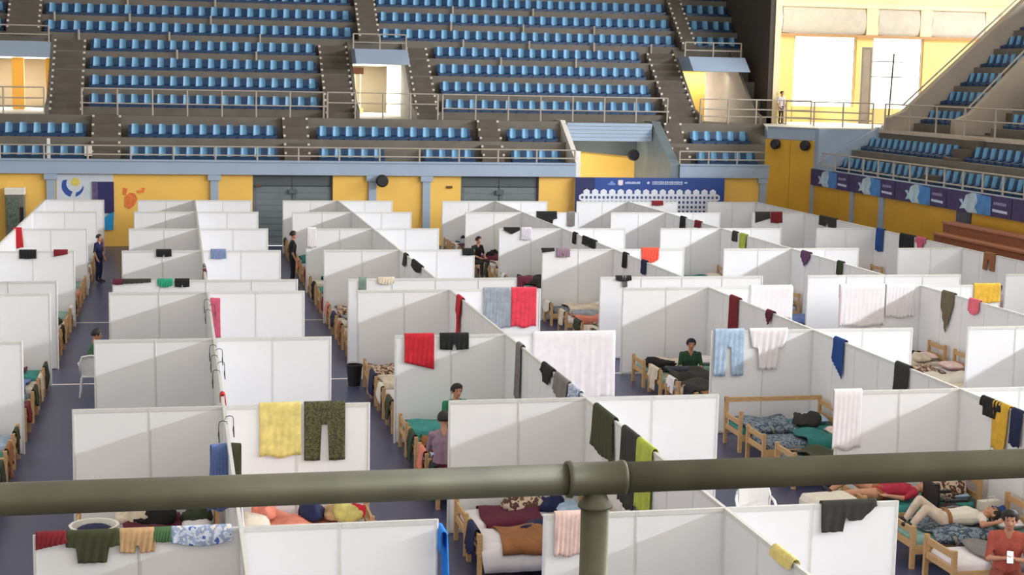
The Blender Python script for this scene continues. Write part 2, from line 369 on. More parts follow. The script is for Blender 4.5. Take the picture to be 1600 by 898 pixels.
# vomitories: side walls, header, far lobby
LOBY = mat('lobby_cream', c(238, 226, 196), .6, .04, 1)
for n, (x0, x1) in enumerate(VOM):
    v = sroot('trim_%d' % (10+n), 'passage opening through the upper tier of the far stand', (0, 0, 0))
    zt = TZ(4)
    for s_, x in ((1, x0), (-1, x1)):
        MB().prism([(62.65, ZC), (62.65, ZC+.35), (63.5, 5.4), (66.6, 7.95), (66.7, ZC)], 'x', x-.1 if s_ > 0 else x-.02, x+.02 if s_ > 0 else x+.1).obj('side_wall', CONC, v)
    MB().prism([(63.95, 7.0), (64.7, 7.62), (66.65, 7.62), (66.65, 7.0)], 'x', x0+.02, x1-.02).obj('header', BLUEG, v)
    MB().box(x0-.1, x1+.1, 66.6, 74.9, 7.0, 7.1).obj('passage_roof', WHITEP, v)
    MB().box(x1+.02, x1+.12, 66.6, 71.5, ZC, 7.0).obj('passage_wall', (LOBY, LOBY, CONC)[n], v)
    MB().box(x0-.12, x0-.02, 66.6, 71.5, ZC, 7.0).obj('passage_wall', (YEL, LOBY, YEL)[n], v)
    if n == 1:
        MB().box(x0, x0+1.15, 71.2, 71.3, ZC, ZC+.25).obj('window_sill', CREAM, v)
        for q in range(5): MB().box(x0+.05+q*.24, x0+.09+q*.24, 71.2, 71.3, ZC+.25, 6.6).obj('window_bar', CREAM, v)
        MB().box(x0, x0+1.15, 71.15, 71.3, 6.6, 6.9).obj('window_head', mat('brown_lintel', c(80, 40, 30), .6), v)
    if n == 2: MB().box(x0+.3, x0+1.75, 67.4, 67.5, ZC, 7).obj('passage_end_wall', YEL, v)
    if n == 0: MB().box(x0+2.4, x0+2.9, 70.2, 70.3, ZC, 7).obj('passage_end_wall', YEL, v); MB().box(x1-.55, x1, 70.2, 70.3, ZC, 7).obj('passage_end_wall', YEL2, v)
    area('passage_daylight', ((x0+x1)/2, 73.5, 5.9), (0, -1, -.1), x1-x0, 1.8, 900, (1, .95, .82))
for n, (x0, x1) in enumerate(VOM): area('passage_fill', ((x0+x1)/2, 66.9, 6.95), (0, .25, -1), x1-x0-.4, .5, 60, (1, .93, .8))  # unseen fill added to brighten the passage walls
# stair flights
def flight(x0, x1, ya, za, yb, zb, name, label, n):
    s = sroot(name, label)
    for i in range(n):
        y0 = ya+(yb-ya)*i/n; z1 = za+(zb-za)*(i+1)/n
        MB().box(x0, x1, y0, y0+(yb-ya)/n+.02, za-.1, z1).obj('step', CONCD, s)
        e = MB()
        for xx in (x0+.0, x1-.09): e.box(xx, xx+.09, y0-.012, y0+.06, z1-.07, z1+.012)
        e.obj('edge_marker', mat('edge_marker_white', c(215, 205, 192), .6, .1, 4), s)
ti = 20
for x0, x1 in LSTAIR: flight(x0, x1, 60.9, 3.21, 62.6, ZC, 'trim_%d' % ti, 'stair flight in the far lower tier', 5); ti += 1
for x0, x1 in ((-4.85, -3.6), (5.8, 7.0), (9.48, 10.4), (20.15, 21.4)): flight(x0, x1, 62.9, ZC, FY(5), TZ(5)-.3, 'trim_%d' % ti, 'stair flight beside a passage in the far upper tier', 12); ti += 1
for x0, x1 in ((-6.7, -5.4), (7.5, 8.4), (21.75, 22.4)): flight(x0, x1, FY(5)-.3, TZ(5), FY(8)+.6, TZ(8)+.5, 'trim_%d' % ti, 'stair flight above a passage in the far upper tier', 12); ti += 1
# railings
def railing(p0, p1, h, n, label, rails=(1.0, .5), r=.028, m=RAILW, post_r=.035, group=None):
    p0, p1 = Vector(p0), Vector(p1); t = thing('railing', label, 'railing', p0, 0, group); d = p1-p0
    for i in range(n+1):
        q = d*(i/n); MB().tube(q, q+Vector((0, 0, h)), post_r, n=6).obj('post', m, t)
    for k in rails: MB().tube(Vector((0, 0, h*k)), d+Vector((0, 0, h*k)), r, n=6).obj('rail', m, t)
    return t
railing((-9.5, YW+.05, 3.26), (15.4, YW+.05, 3.26), .5, 16, 'pale tube railing along the front of the far lower tier', (1.0, .35))
railing((19.75, YW+.05, 3.26), (23.4, YW+.05, 3.26), .5, 3, 'short pale railing of the far lower tier right of the tunnel', (1.0, .35))
railing((-9.5, 62.68, ZC), (-5.0, 62.68, ZC), 1.02, 3, 'concourse railing before the leftmost passage of the far stand', (1, .6, .3))
railing((-3.6, 62.68, ZC), (5.7, 62.68, ZC), 1.02, 7, 'concourse railing below the left seats of the far upper tier', (1, .45))
railing((5.85, 62.68, ZC), (10.3, 62.68, ZC), 1.02, 4, 'concourse railing before the middle passage of the far stand', (1, .6))
railing((10.5, 62.68, ZC), (20.0, 62.68, ZC), 1.02, 7, 'concourse railing below the middle seats of the far upper tier', (1, .45))
railing((21.45, 62.68, ZC), (26.4, 62.68, ZC), 1.02, 4, 'concourse railing before the right passage and gallery corner', (1, .6, .3))
for n, (x0, x1) in enumerate(VOM):
    railing((x0+.02, 65.2, 7.62), (x1-.02, 65.2, 7.62), .62, 2, ('barrier above the left passage of the far stand', 'barrier above the middle passage of the far stand', 'barrier above the right passage of the far stand')[n], (1, .45))
pk = 0
for k, xs in ((5, (-3.9, -.3, 3.4, 12.0, 14.9, 17.8, 20.4)), (6, (-4.9, -1.9, 1.4, 11.6, 14.8, 18.0)), (7, (-2.0, 1.6, 11.8, 15.4)), (4, (0.0, 3.2, 13.5, 16.8))):
    for x in xs:
        o = MB().tube((x, FY(k)-.1, TZ(k)-.73), (x, FY(k)-.1, TZ(k)+.12), .045, n=6).obj('barrier_post', RAILW)
        tag(o, 'pale post standing before the %s seat row of the far upper tier' % ORD[k], 'post', 'barrier posts of the %s upper row' % ORD[k])

p = onY(76, 232, 60.5); t = thing('white_post', 'white post standing before the front seats of the far lower tier', 'post', (p.x, 60.45, 3.21)); MB().rbox(-.06, .06, -.05, .05, 0, .78, .015).obj('shaft', WHITEP, t); MB().rbox(-.1, .1, -.08, .08, -.0, .04, .01).obj('base_plate', WHITEP, t)
p = onY(138, 234, 60.9); t = thing('notice_board', 'small white notice board at the end of the front seats', 'sign', (p.x, 60.75, 3.21)); MB().rbox(-.14, .14, -.015, .015, .12, .5, .01).obj('board', WHITEP, t); MB().box(-.02, .02, 0, .03, 0, .3).obj('stand', RAILW, t)
# court level tunnel with lintel below the upper tier
tn = sroot('trim_50', 'tunnel opening in the far lower tier above the backdrop')
MB().box(15.62, 19.25, 62.3, 62.9, 4.05, 4.78).obj('lintel', BLUEG, tn)
for i in range(4): MB().box(15.62, 19.25, 62.29, 62.3, 4.2+i*.15, 4.21+i*.15).obj('lintel_groove', DOORG, tn)
MB().prism([(YW-.1, 0), (YW-.1, 3.3), (62.6, ZC+.05), (66, ZC+.05), (66, 0)], 'x', 15.4, 15.6).obj('side_wall', WHITEP, tn)
MB().prism([(YW-.1, 0), (YW-.1, 3.3), (62.6, ZC+.05), (66, ZC+.05), (66, 0)], 'x', 19.3, 19.68).obj('side_wall', DOORG, tn)
MB().prism([(16.9, 0), (19.3, 0), (19.3, 3.3), (16.9, 3.5)], 'y', 64.9, 65.0).obj('tunnel_end_wall', YEL, tn); MB().prism([(15.6, 3.62), (16.9, 3.5), (19.3, 3.3), (19.3, 4.5), (15.6, 4.5)], 'y', 64.6, 64.7).obj('tunnel_shade_board', DOORD, tn)  # dark board added for the shade under the lintel
MB().box(15.6, 19.3, 62.9, 67, 4.45, 4.49).obj('tunnel_soffit', CONCD, tn)
p = onY(988, 242, 63.0); speaker(p.x, 63.0, p.z, 0, 'round black loudspeaker under the tunnel lintel of the far stand', .24)
area('tunnel_fill', (17.6, 62.9, 3.95), (0, 1, -.7), 2.2, .2, 26, (1, .92, .7))  # unseen fill added to light the tunnel end wall
# corner block between the stands
cw = sroot('wall_corner', 'yellow corner wall with a panel joint')
a, b_ = Vector((23.35, 60.0, 0)), Vector((24.75, 58.1, 0)); dr = (b_-a).normalized(); nm = Vector((dr.y, -dr.x, 0))
for q in range(2):
    s0, s1 = a+dr*((b_-a).length*q/2+.01), a+dr*((b_-a).length*(q+1)/2-.01)
    MB().prism([(s0.x, s0.y), (s1.x, s1.y), (s1.x-nm.x*.25, s1.y-nm.y*.25), (s0.x-nm.x*.25, s0.y-nm.y*.25)], 'z', 0, 4.3).obj('wall_panel', YEL2, cw)
MB().prism([(23.45, 60.05), (24.8, 58.0), (27.2, 57.85), (27.2, 63.4), (24.6, 63.4), (24.3, 62.6)], 'z', 4.32, ZC-.02).obj('corner_slab', BLUEG, cw); MB().prism([(23.4, 60.0), (24.75, 57.95), (27.25, 57.8), (30, 63.4), (30, 67), (24.95, 67), (24.55, 63.4), (24.25, 62.6)], 'z', ZC-.02, ZC+.02).obj('gallery_floor', WHITEP, cw)  # white gallery floor: sunlit glare put into the colour
MB().prism([(57.75, 3.1), (57.75, 3.7), (57.75, ZC-.03), (58.2, ZC-.03), (58.2, 3.1)], 'x', 24.7, 27.2).obj('stringer_wall', BLUEG, cw)
MB().prism([(24.6, 2.7), (24.6, 3.5), (27.1, ZC+.1), (27.1, 2.7)], 'y', 57.4, 57.7).obj('stringer_wall', BLUEG, cw)
for q, px in ((0, 1215), (1, 1268)):
    p = a+dr*((b_-a).length*(.25+.58*q)); speaker(p.x+nm.x*.02, p.y+nm.y*.02, 4.12, math.atan2(-nm.x, -nm.y)*-1 if False else math.atan2(nm.x, -nm.y), ('left round black loudspeaker on the yellow corner wall', 'right round black loudspeaker on the yellow corner wall')[q], .2)

# ------------------------------------------------------------------ right stand
rs = sroot('wall_side_right', 'ochre wall under the right stand')
MB().box(XR, XR+.2, 20, 58.2, 0, 2.66).obj('wall_panel', YEL2, rs)
MB().box(XR-.05, XR+.2, 20, 57.9, 2.62, 3.25).obj('fascia_beam', BLUEG, rs)
for y, w_ in ((57.9, .12), (54.1, .14), (51.6, .2), (45.6, .45), (40.5, .3)):
    MB().box(XR-.06, XR+.1, y-w_, y+w_, 0, 2.62).obj('column', BLUEG if y != 45.6 else mat('dark_slate_paint', c(74, 80, 92), .6), rs)
rt = sroot('terrace_right', 'concrete terrace of the right stand')
MB().box(XR+.2, 25.95, 20, 57.4, 2.75, 3.21).obj('terrace_step', CONC, rt)
MB().box(25.95, 27.1, 20, 57.4, 2.9, 4.01).obj('terrace_step', CONC, rt)
MB().box(27.1, 28.1, 20, 57.4, 4.4, ZC).obj('concourse_slab', CONC, rt); MB().box(27.04, 27.12, 20, 58.1, ZC-.12, ZC+.03).obj('slab_edge', mat('pale_edge', c(196, 182, 166), .7), rt)
for k in range(1, 10):
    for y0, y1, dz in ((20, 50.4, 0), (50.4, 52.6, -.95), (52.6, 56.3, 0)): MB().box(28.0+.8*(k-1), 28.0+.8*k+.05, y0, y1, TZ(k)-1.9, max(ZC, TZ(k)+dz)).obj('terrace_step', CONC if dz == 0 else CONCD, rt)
for y0, y1, x0, th in ((56.3, 56.7, 27.0, .62), (52.25, 52.58, 27.6, .8)):
    MB().prism([(x0, ZC), (x0, ZC+.5), (x0+.6, ZC+.75), (36, 13.1+th-.5), (36, 9.3), (29.6, ZC)], 'y', y0, y1).obj('stringer_wall', mat('stringer_concrete', c(172, 160, 148), .75, .06, 1), rt)
    MB().tube((x0+.6, (y0+y1)/2, ZC+1.0), (36, (y0+y1)/2, 13.35+th-.5), .035, n=6).obj('handrail', RAILW, rt)
LAB1, LAB2, LABU = ('blue plastic seat in the front row of the right lower tier', 'blue plastic seat in the second row of the right lower tier', None)
y = 57.0
while y > 40.6:
    n_single += place_seat(25.4, y, 3.21, -R_(90), LAB1, 'front row seats of the right lower tier', True)
    if not (48.9 < y < 50.2): n_single += place_seat(26.45, y, 4.01, -R_(90), LAB2, 'second row seats of the right lower tier', True)
    y -= .52
for k in range(1, 9):
    y = 56.0
    while y > 46:
        if not (50.2 < y < 53.2): place_seat(28.0+.8*(k-1)+.42, y, TZ(k), -R_(90), None, None, False)
        y -= .52
flight_r = sroot('trim_60', 'stair in the right lower tier')
for i in range(5): MB().box(25.3+.36*i, 27.1, 49.05, 50.05, 3.1, 3.21+.3*(i+1)).obj('step', CONCD, flight_r)
def seat_bulk():
    b = MB()
    for x, y, z, rz in far_bulk:
        cs, sn = math.cos(rz), math.sin(rz)
        for me, mi in ((SEAT_BACK, 0), (SEAT_PAN, 1)):
            b.add([(x+cs*v.co.x-sn*v.co.y, y+sn*v.co.x+cs*v.co.y, z+v.co.z) for v in me.vertices], [tuple(p.vertices) for p in me.polygons], mi)
    o = b.obj('upper_tier_seats', [SEATB, SEATD], smooth=False); o['kind'] = 'stuff'; tag(o, 'blue plastic seats filling the higher rows of the upper tiers', 'seats')
seat_bulk()
railing((XR+.1, 57.3, 3.26), (XR+.1, 36, 3.26), .62, 17, 'pale tube railing along the front of the right lower tier', (1.0, .2))
railing((27.2, 57.2, ZC), (27.2, 38, ZC), 1.0, 9, 'pale concourse railing of the right stand', (1.0, .55))
railing((25.0, 62.0, ZC), (27.2, 58.3, ZC), 1.0, 3, 'short railing around the gallery corner between the stands', (1.0, .6, .3))
# advertising banners on the right fascia
PURP = mat('banner_purple', c(62, 50, 96), .6, .3, 2.5); SPL1 = mat('splash_pale', c(176, 200, 214), .6, .2, 3); SPL2 = mat('splash_blue', c(72, 130, 196), .6, .2, 3)
for n, (y0, y1) in enumerate(((57.9, 54.3), (54.25, 50.45), (50.4, 46.7), (46.65, 42.6), (42.55, 38))):
    t = thing('advertising_banner', 'purple banner with blue splash on the right fascia, %s from the yellow corner' % ORD[n+1], 'banner', (XR-.085, y0, 0), 0, 'banners on the right fascia')
    L = y0-y1
    MB().box(-.02, .015, -L, 0, 2.6, 3.24).obj('sheet', PURP, t)
    f = L/3.7
    def pf(pts): return [(-u*f, z) for u, z in pts]
    MB().prism(pf([(.75, 2.98), (.95, 3.0), (1.0, 2.86), (1.15, 3.14), (1.5, 3.24), (2.0, 3.22), (2.05, 2.62), (1.3, 2.6), (1.1, 2.72), (.8, 2.68), (.95, 2.84)]), 'x', -.03, -.02).obj('splash', SPL1, t)
    MB().prism(pf([(1.75, 3.22), (2.6, 3.2), (2.62, 2.62), (1.9, 2.6), (1.7, 2.8), (1.85, 3.0)]), 'x', -.035, -.03).obj('splash', SPL2, t)
    MB().prism(pf([(2.7, 2.84), (3.5, 2.82), (3.5, 2.74), (2.7, 2.76)]), 'x', -.03, -.02).obj('lettering', LETW, t)
    s = MB()
    for q in range(7): s.prism(pf([(2.75+q*.1, 3.06), (2.82+q*.1, 3.06), (2.82+q*.1, 2.97), (2.75+q*.1, 2.97)]), 'x', -.03, -.02)
    s.obj('lettering', mat('lettering_mauve', c(150, 140, 180), .6), t)
# stacked wooden bleachers between partition and right stand
for n, (x0, x1, z0, z1, y0) in enumerate(((22.95, 24.3, 0, 1.62, 45.0), (23.35, 24.3, 1.62, 1.95, 45.3), (23.8, 24.3, 1.95, 2.28, 45.6))):
    t = thing('bleacher_bench', ('lowest brown wooden bleacher tier beside the right stand', 'middle brown wooden bleacher tier beside the right stand', 'topmost brown wooden bleacher tier beside the right stand')[n], 'bench', (0, 0, 0), 0, 'stacked wooden bleachers')
    MB().box(x0+.06, x1, 30, y0, z0, z1-.06).obj('riser', PINED, t)
    for q in range(4): MB().box(x0, x1, 30+q*(y0-30)/4, 30+(q+1)*(y0-30)/4-.03, z1-.06, z1).obj('plank', mat('brown_plank', c(172, 112, 84), .5, .15, 3, stretch=(10, 1, 10)), t)
# ------------------------------------------------------------------ corner gallery with the tall bright windows
g = sroot('wall_gallery', 'cream and yellow window wall of the corner gallery')
YG = 67.0
YELG = mat('glare_washed_yellow', c(246, 216, 140), .6, .05, .8)  # yellow paled so the colour carries the window glare
for x0, x1, z0, z1, m, nm_ in ((25.0, 27.25, ZC, 8.75, YELG, 'wall_panel'), (27.3, 30.3, ZC, 5.55, YELG, 'parapet'), (30.3, 31.1, ZC, 8.75, YELG, 'wall_panel'), (31.1, 33.6, ZC, 5.5, YELG, 'parapet'), (33.6, 37.5, ZC, 8.75, YELG, 'wall_panel'),
        (25.0, 37.5, 8.75, 9.0, CREAM, 'window_head'), (25.0, 41.2, 10.0, 20, CREAM, 'cornice'), (37.5, 41.2, ZC, 10.0, CREAM, 'wall_panel')):
    MB().box(x0, x1, YG, YG+.25, z0, z1).obj(nm_, m, g)
for x in (26.25, 30.9, 33.55, 36.8): MB().box(x-.28, x+.28, YG-.25, YG, 8.7, 10.1).obj('pilaster', CREAM, g)
MB().box(25.1, 37.5, YG-.3, YG, 10.0, 10.2).obj('cornice_ledge', CREAM, g); MB().box(25.1, 37.5, YG-.3, YG, 8.68, 8.8).obj('sill_ledge', mat('brown_ledge', c(190, 146, 96), .6), g)
MB().box(24.92, 25.18, 63.4, 67, ZC, 14).obj('end_wall', CREAM, g)
MB().box(24.7, 24.9, 63.45, 75, ZC, 20).obj('end_wall', mat('shaded_end_wall', c(70, 62, 56), .8), g)  # inner face lies in shade, put into this dark colour
for n, (x0, x1) in enumerate(((26.6, 30.6), (31.2, 33.25), (33.85, 36.5))):
    P = []
    for j in range(8):
        z = 10.0-1.15*j/7; P.append([(x0+(x1-x0)*i/10, YG-.12-.14*math.sin(math.pi*j/7), z-.13*math.sin(math.pi*i/10)*(j/7)) for i in range(11)])
    b = MB(); b.grid(P); b.grid([[(p[0], p[1]+.1, p[2]) for p in r] for r in P])
    tag(b.obj('rolled_blind', mat('blind_canvas', c(205, 198, 184), .85, .06, 3), None, smooth=True), ('wide rolled canvas blind above the left gallery window', 'rolled canvas blind above the middle gallery window', 'rolled canvas blind half hidden behind the right stand')[n], 'blind', 'canvas blinds of the gallery')
t = struct(inst('window_1', None, None, (27.3, YG+.1, 5.55)), 'tall bright left window of the gallery')
MB().box(0, .06, 0, .08, 0, 3.2).obj('window_frame', CREAM, t); MB().box(2.94, 3.0, 0, .08, 0, 3.2).obj('window_frame', CREAM, t)
GL = bpy.data.materials.new('window_glass'); GL.use_nodes = True; gb = GL.node_tree.nodes['Principled BSDF']; gb.inputs['Transmission Weight'].default_value = 1; gb.inputs['Roughness'].default_value = 0; gb.inputs['IOR'].default_value = 1.02
MB().box(.06, 2.94, .03, .04, 0, 3.2).obj('pane', GL, t)
t = struct(inst('window_2', None, None, (31.1, YG+.1, 5.5)), 'tall bright right window of the gallery')
MB().box(0, .06, 0, .08, 0, 3.25).obj('window_frame', CREAM, t); MB().box(2.44, 2.5, 0, .08, 0, 3.25).obj('window_frame', CREAM, t); MB().box(.06, 2.44, .03, .04, 0, 3.25).obj('pane', GL, t)
t = thing('gallery_door', 'open grey metal door leaf standing beside the bright gallery window', 'door', (29.75, 65.2, ZC))
GM = mat('grey_metal', c(138, 126, 112), .5, .1, 3)
MB().box(0, .08, 0, .05, 0, 3.4).obj('frame_bar', GM, t); MB().box(.42, .5, 0, .05, 0, 3.4).obj('frame_bar', GM, t); MB().box(.08, .42, 0, .05, 3.3, 3.4).obj('frame_bar', GM, t); MB().box(.08, .42, .01, .04, 0, 3.3).obj('leaf_panel', mat('taupe_metal', c(160, 146, 128), .5, .1, 3), t)
t = thing('floodlight_mast', 'thin dark mast with cross arms before the gallery window', 'mast', (30.3, 63.4, ZC))
MB().tube((0, 0, 0), (.12, 0, 3.1), .035, n=6).obj('pole', BLACK, t)
for z, dx in ((2.75, .11), (2.1, .08)): MB().tube((dx-1.0, 0, z), (dx+.45, 0, z), .018, n=6).obj('cross_arm', BLACK, t)

# ------------------------------------------------------------------ foreground handrail of the photographer's own stand
t = thing('foreground_handrail', 'thick weathered grey pipe handrail crossing the foreground with one post', 'handrail', (0, 2.6, 0))
RZ = 5.79; RR = .0275
n = 28
def xring(x, r): return [(x, r*math.cos(i*2*math.pi/n), RZ+r*math.sin(i*2*math.pi/n)) for i in range(n)]
pc = onY(931, 749, 2.6).x
MB().loft([xring(-1.2, RR), xring(pc-.052, RR)], True).obj('pipe', STEEL, t, smooth=True)
MB().loft([xring(pc+.052, RR), xring(2.6, RR)], True).obj('pipe', STEEL, t, smooth=True)
MB().loft([xring(pc-.054, RR+.001), xring(pc-.054, RR+.0045), xring(pc-.046, RR+.006), xring(pc-.044, RR+.002), xring(pc+.042, RR+.002), xring(pc+.046, RR+.004), xring(pc+.053, RR+.003), xring(pc+.053, RR)], True).obj('tee_fitting', STEEL, t, smooth=True)
zr = lambda z, r: [(pc+r*math.cos(i*2*math.pi/n), r*math.sin(i*2*math.pi/n), z) for i in range(n)]
MB().loft([zr(RZ-.012, .012), zr(RZ-.03, .02), zr(RZ-.047, .031), zr(RZ-.051, .031), zr(RZ-.053, .026)], True).obj('post_collar', STEEL, t, smooth=True)
MB().loft([zr(RZ-.05, .0255), zr(4.5, .0255)], True).obj('post', STEEL, t, smooth=True)
o = MB().box(-6, 8, -3, 3.2, 4.3, 4.5).obj('trim_70', CONC); struct(o, 'concrete deck of the stand the view is taken from')

# ------------------------------------------------------------------ partitions
PT = .022
panel_me = MB().box(-.5, .5, -PT/2, PT/2, .06, 1.905).mesh('panel', PANEL)
post_me = MB().prism([(.024*math.cos(R_(22.5+45*i)), .024*math.sin(R_(22.5+45*i))) for i in range(8)], 'z', 0, PANEL_H).mesh('post', ALU)
rail_me = MB().box(-.5, .5, -.021, .021, 1.90, PANEL_H).mesh('top_rail', ALU)
foot_me = MB().box(-.5, .5, -.021, .021, .015, .06).mesh('bottom_rail', ALU)
def run(root, pts):
    """pts: post positions along local x; panels and rails between"""
    for i in range(len(pts)-1):
        a, b_ = pts[i], pts[i+1]; cx = (a+b_)/2; wd = b_-a-.036
        for nm_, me in (('panel', panel_me), ('top_rail', rail_me), ('bottom_rail', foot_me)): inst(nm_, me, root, (cx, 0, 0), 0, (wd, 1, 1))
    for p in pts: inst('post', post_me, root, (p, 0, 0))
ROWS = dict(Z=range(1, 9), A=range(1, 10), B=range(1, 10), C=range(1, 9), D=range(1, 8), E=range(1, 6))
# small surveyed offsets of single cross walls along their own length: (left end, right end)
ENDS = {('B', 5): (-2.1, 2.0)}
for bk, rows in ROWS.items():
    for r in rows:
        t = thing('cross_screen', 'white panelled cross wall, %s row from the back, in the %s' % (ORD[r], BW[bk]), 'screen', (SP[bk], ROW[r], 0), 0, 'cross walls between the cells')
        run(t, [-2, -1, 0, 1, 2] if bk in 'ABCD' else ([-2, -1, 0] if bk == 'E' else [0, 1, 2]))
    for r in rows:
        if r == 5: continue
        y0, y1 = ROW[r+1]+.03, ROW[r]-.03
        if r == max(rows) and bk in 'E': y0 = ROW[r]-1.8
        t = thing('spine_screen', 'white lengthwise dividing wall, %s stretch from the back, in the %s' % (ORD[r], BW[bk]), 'screen', (SP[bk], y0, 0), R_(90), 'lengthwise walls between the cells')
        L = y1-y0; m_ = max(1, round(L)); run(t, [.02+(L-.04)*i/m_ for i in range(m_+1)])

# ------------------------------------------------------------------ washing hung over the walls
def shape_drop(kind, u, d):
    if kind == 'trousers': return d*(.36 if abs(u-.5) < .09 else 1.0-.04*abs(u-.25 if u < .5 else u-.75))
    if kind == 'shorts': return d*(.62 if abs(u-.5) < .06 else 1.0-.15*abs(u-.5))
    if kind == 'shirt': return d*(.42+.25*u if u < .22 else (.42+.25*(1-u) if u > .78 else 1.0))
    if kind == 'slant': return d*(.78+.22*u)
    if kind == 'rslant': return d*(1.0-.45*u)
    if kind == 'swag': return d*(.72+.28*math.sin(math.pi*u))
    if kind == 'ragged': return d*(1.0 if u < .42 else (.5 if u < .5 else (.62 if u < .72 else max(.12, .62-(u-.72)*1.9))))
    if kind == 'point': return d*(.3+.7*(1-abs(2*u-1)))
    return d*(1.0-.03*math.sin(9*u))
def drape(name, label, cat, m, centre, wdir, ndir, width, drop, kind='towel', back=None, amp=.018, nf=3.0, taper=1.0, seed=0, group=None, off=.038):
    """a cloth folded over the top rail: short flap behind, long fall in front"""
    rnd = random.Random(seed+len(label)); ph = rnd.random()*6
    back = drop*.3 if back is None else back
    wd, nd, zz = Vector(wdir).normalized(), Vector(ndir).normalized(), Vector((0, 0, 1))
    nu = 26; P = []
    prof = [(-1, -back), (-1, -back*.5), (-1, .0), (-.6, .028), (0, .038), (.6, .028), (1, .0)] + [(1, -t) for t in (.08, .2, .35, .5, .65, .8, .92, 1.0)]
    for q, (n_, z_) in enumerate(prof):
        row = []
        for i in range(nu+1):
            u = i/nu
            if q > 6: dz = z_*shape_drop(kind, u, drop); fr = -z_
            else: dz = z_; fr = 0
            wv = amp*math.sin(nf*2*math.pi*u+ph+1.3*fr)*(.25+fr)+amp*.5*math.sin(nf*5.1*u+ph*2+2*fr)*fr
            uu = (u-.5)*width*(1+(taper-1)*fr)
            row.append(wd*uu+nd*(n_*off+(abs(wv) if n_ > .5 else 0)+(.006*fr))+zz*dz)
        P.append(row)
    b = MB(); b.grid(P); o = b.obj(name, m, None, Vector(centre), smooth=True)
    md = o.modifiers.new('thickness', 'SOLIDIFY'); md.thickness = .009; md.offset = 1
    return tag(o, label, cat, group)
PXM = lambda depth: FPX/depth
def hang_row(bk, r, x0, x1, drop_px, label, m, kind='towel', cat='laundry', name='hanging_laundry', **kw):
    """over a cross wall, surveyed by its two ends along the wall"""
    Y = ROW[r]; py = 449-0*r
    # top of the wall at that column
    def top(px):
        lo, hi = -400., 1300.
        for _ in range(40):
            mid = (lo+hi)/2
            if onY(px, mid, Y).z > PANEL_H: lo = mid
            else: hi = mid
        return onY(px, (lo+hi)/2, Y)
    a, b_ = top(x0), top(x1); d = (a-EYE).dot(AF)
    return drape(name, label, cat, m, ((a.x+b_.x)/2, Y, PANEL_H), (1, 0, 0), (0, -1, 0), abs(b_.x-a.x), drop_px/PXM(d), kind, **kw)
def spineY(bk, px):
    X = SP[bk]; lo, hi = 6., 70.
    f = lambda Y: 800+FPX*((Vector((X, Y, PANEL_H))-EYE).dot(AX))/((Vector((X, Y, PANEL_H))-EYE).dot(AF))
    g = f(hi) > f(lo)
    for _ in range(50):
        mid = (lo+hi)/2
        if (f(mid) < px) == g: lo = mid
        else: hi = mid
    return (lo+hi)/2
def hang_spine(bk, x0, x1, drop_px, label, m, kind='towel', side=-1, width=None, yc=None, cat='laundry', name='hanging_laundry', **kw):
    ya, yb = (spineY(bk, x0), spineY(bk, x1)) if yc is None else (yc, yc)
    Y = (ya+yb)/2; d = (Vector((SP[bk], Y, PANEL_H))-EYE).dot(AF)
    return drape(name, label, cat, m, (SP[bk], Y, PANEL_H), (0, 1, 0), (side, 0, 0), width or max(.3, abs(ya-yb)), drop_px/PXM(d), kind, **kw)
CAMO = spots_mat('fabric_camouflage', [c(46, 52, 34), c(88, 92, 58), c(62, 58, 40), c(112, 110, 76)], 22)
CHECK = spots_mat('fabric_blue_check', [c(70, 100, 180), c(205, 212, 230), c(150, 165, 200), c(228, 222, 214)], 12)
FLORAL = spots_mat('fabric_floral', [c(96, 112, 128), c(128, 140, 150), c(60, 76, 96), c(150, 150, 140)], 12)
BROWNP = spots_mat('fabric_brown_print', [c(120, 82, 62), c(206, 186, 164), c(84, 56, 48), c(190, 150, 120)], 9)
RED = fab('red', 196, 34, 48); DRED = fab('dark_red', 122, 28, 40); ORANGE = fab('orange_red', 232, 84, 62); PINK = fab('pink', 236, 112, 132); ROSE = fab('pale_rose', 226, 196, 190)
MAG = fab('magenta', 204, 92, 122); WHT = fab('white', 232, 226, 230, .04); GRYT = fab('grey', 150, 158, 168); GRYW = fab('warm_grey', 128, 122, 122); BLK = fab('black', 26, 26, 28, .3)
NVY = fab('navy', 30, 36, 74); SKY = fab('light_blue', 168, 190, 214); BLU2 = fab('denim_blue', 100, 122, 178); ROY = fab('royal_blue', 30, 72, 142); AZU = fab('azure', 20, 120, 214)
YLW = fab('yellow', 224, 206, 128); MUST = fab('mustard', 222, 176, 60); LIME = fab('lime', 178, 192, 78); OLV = fab('olive', 62, 66, 44); DGR = fab('dark_green', 52, 62, 46); TEAL = fab('teal', 66, 150, 144); TEALD = fab('deep_teal', 36, 112, 108); TAN = fab('tan', 196, 160, 120); BRN = fab('brown', 150, 98, 60); MAR = fab('maroon', 92, 28, 52); PUR = fab('purple', 96, 62, 96); BEI = fab('beige', 214, 200, 180); CRM = fab('cream', 222, 214, 200, .05); LIL = fab('lilac', 148, 122, 138); CORAL = fab('coral', 214, 130, 110); MINT = fab('mint', 140, 176, 166); CHAR = fab('charcoal', 50, 50, 46)
HR, HS = hang_row, hang_spine
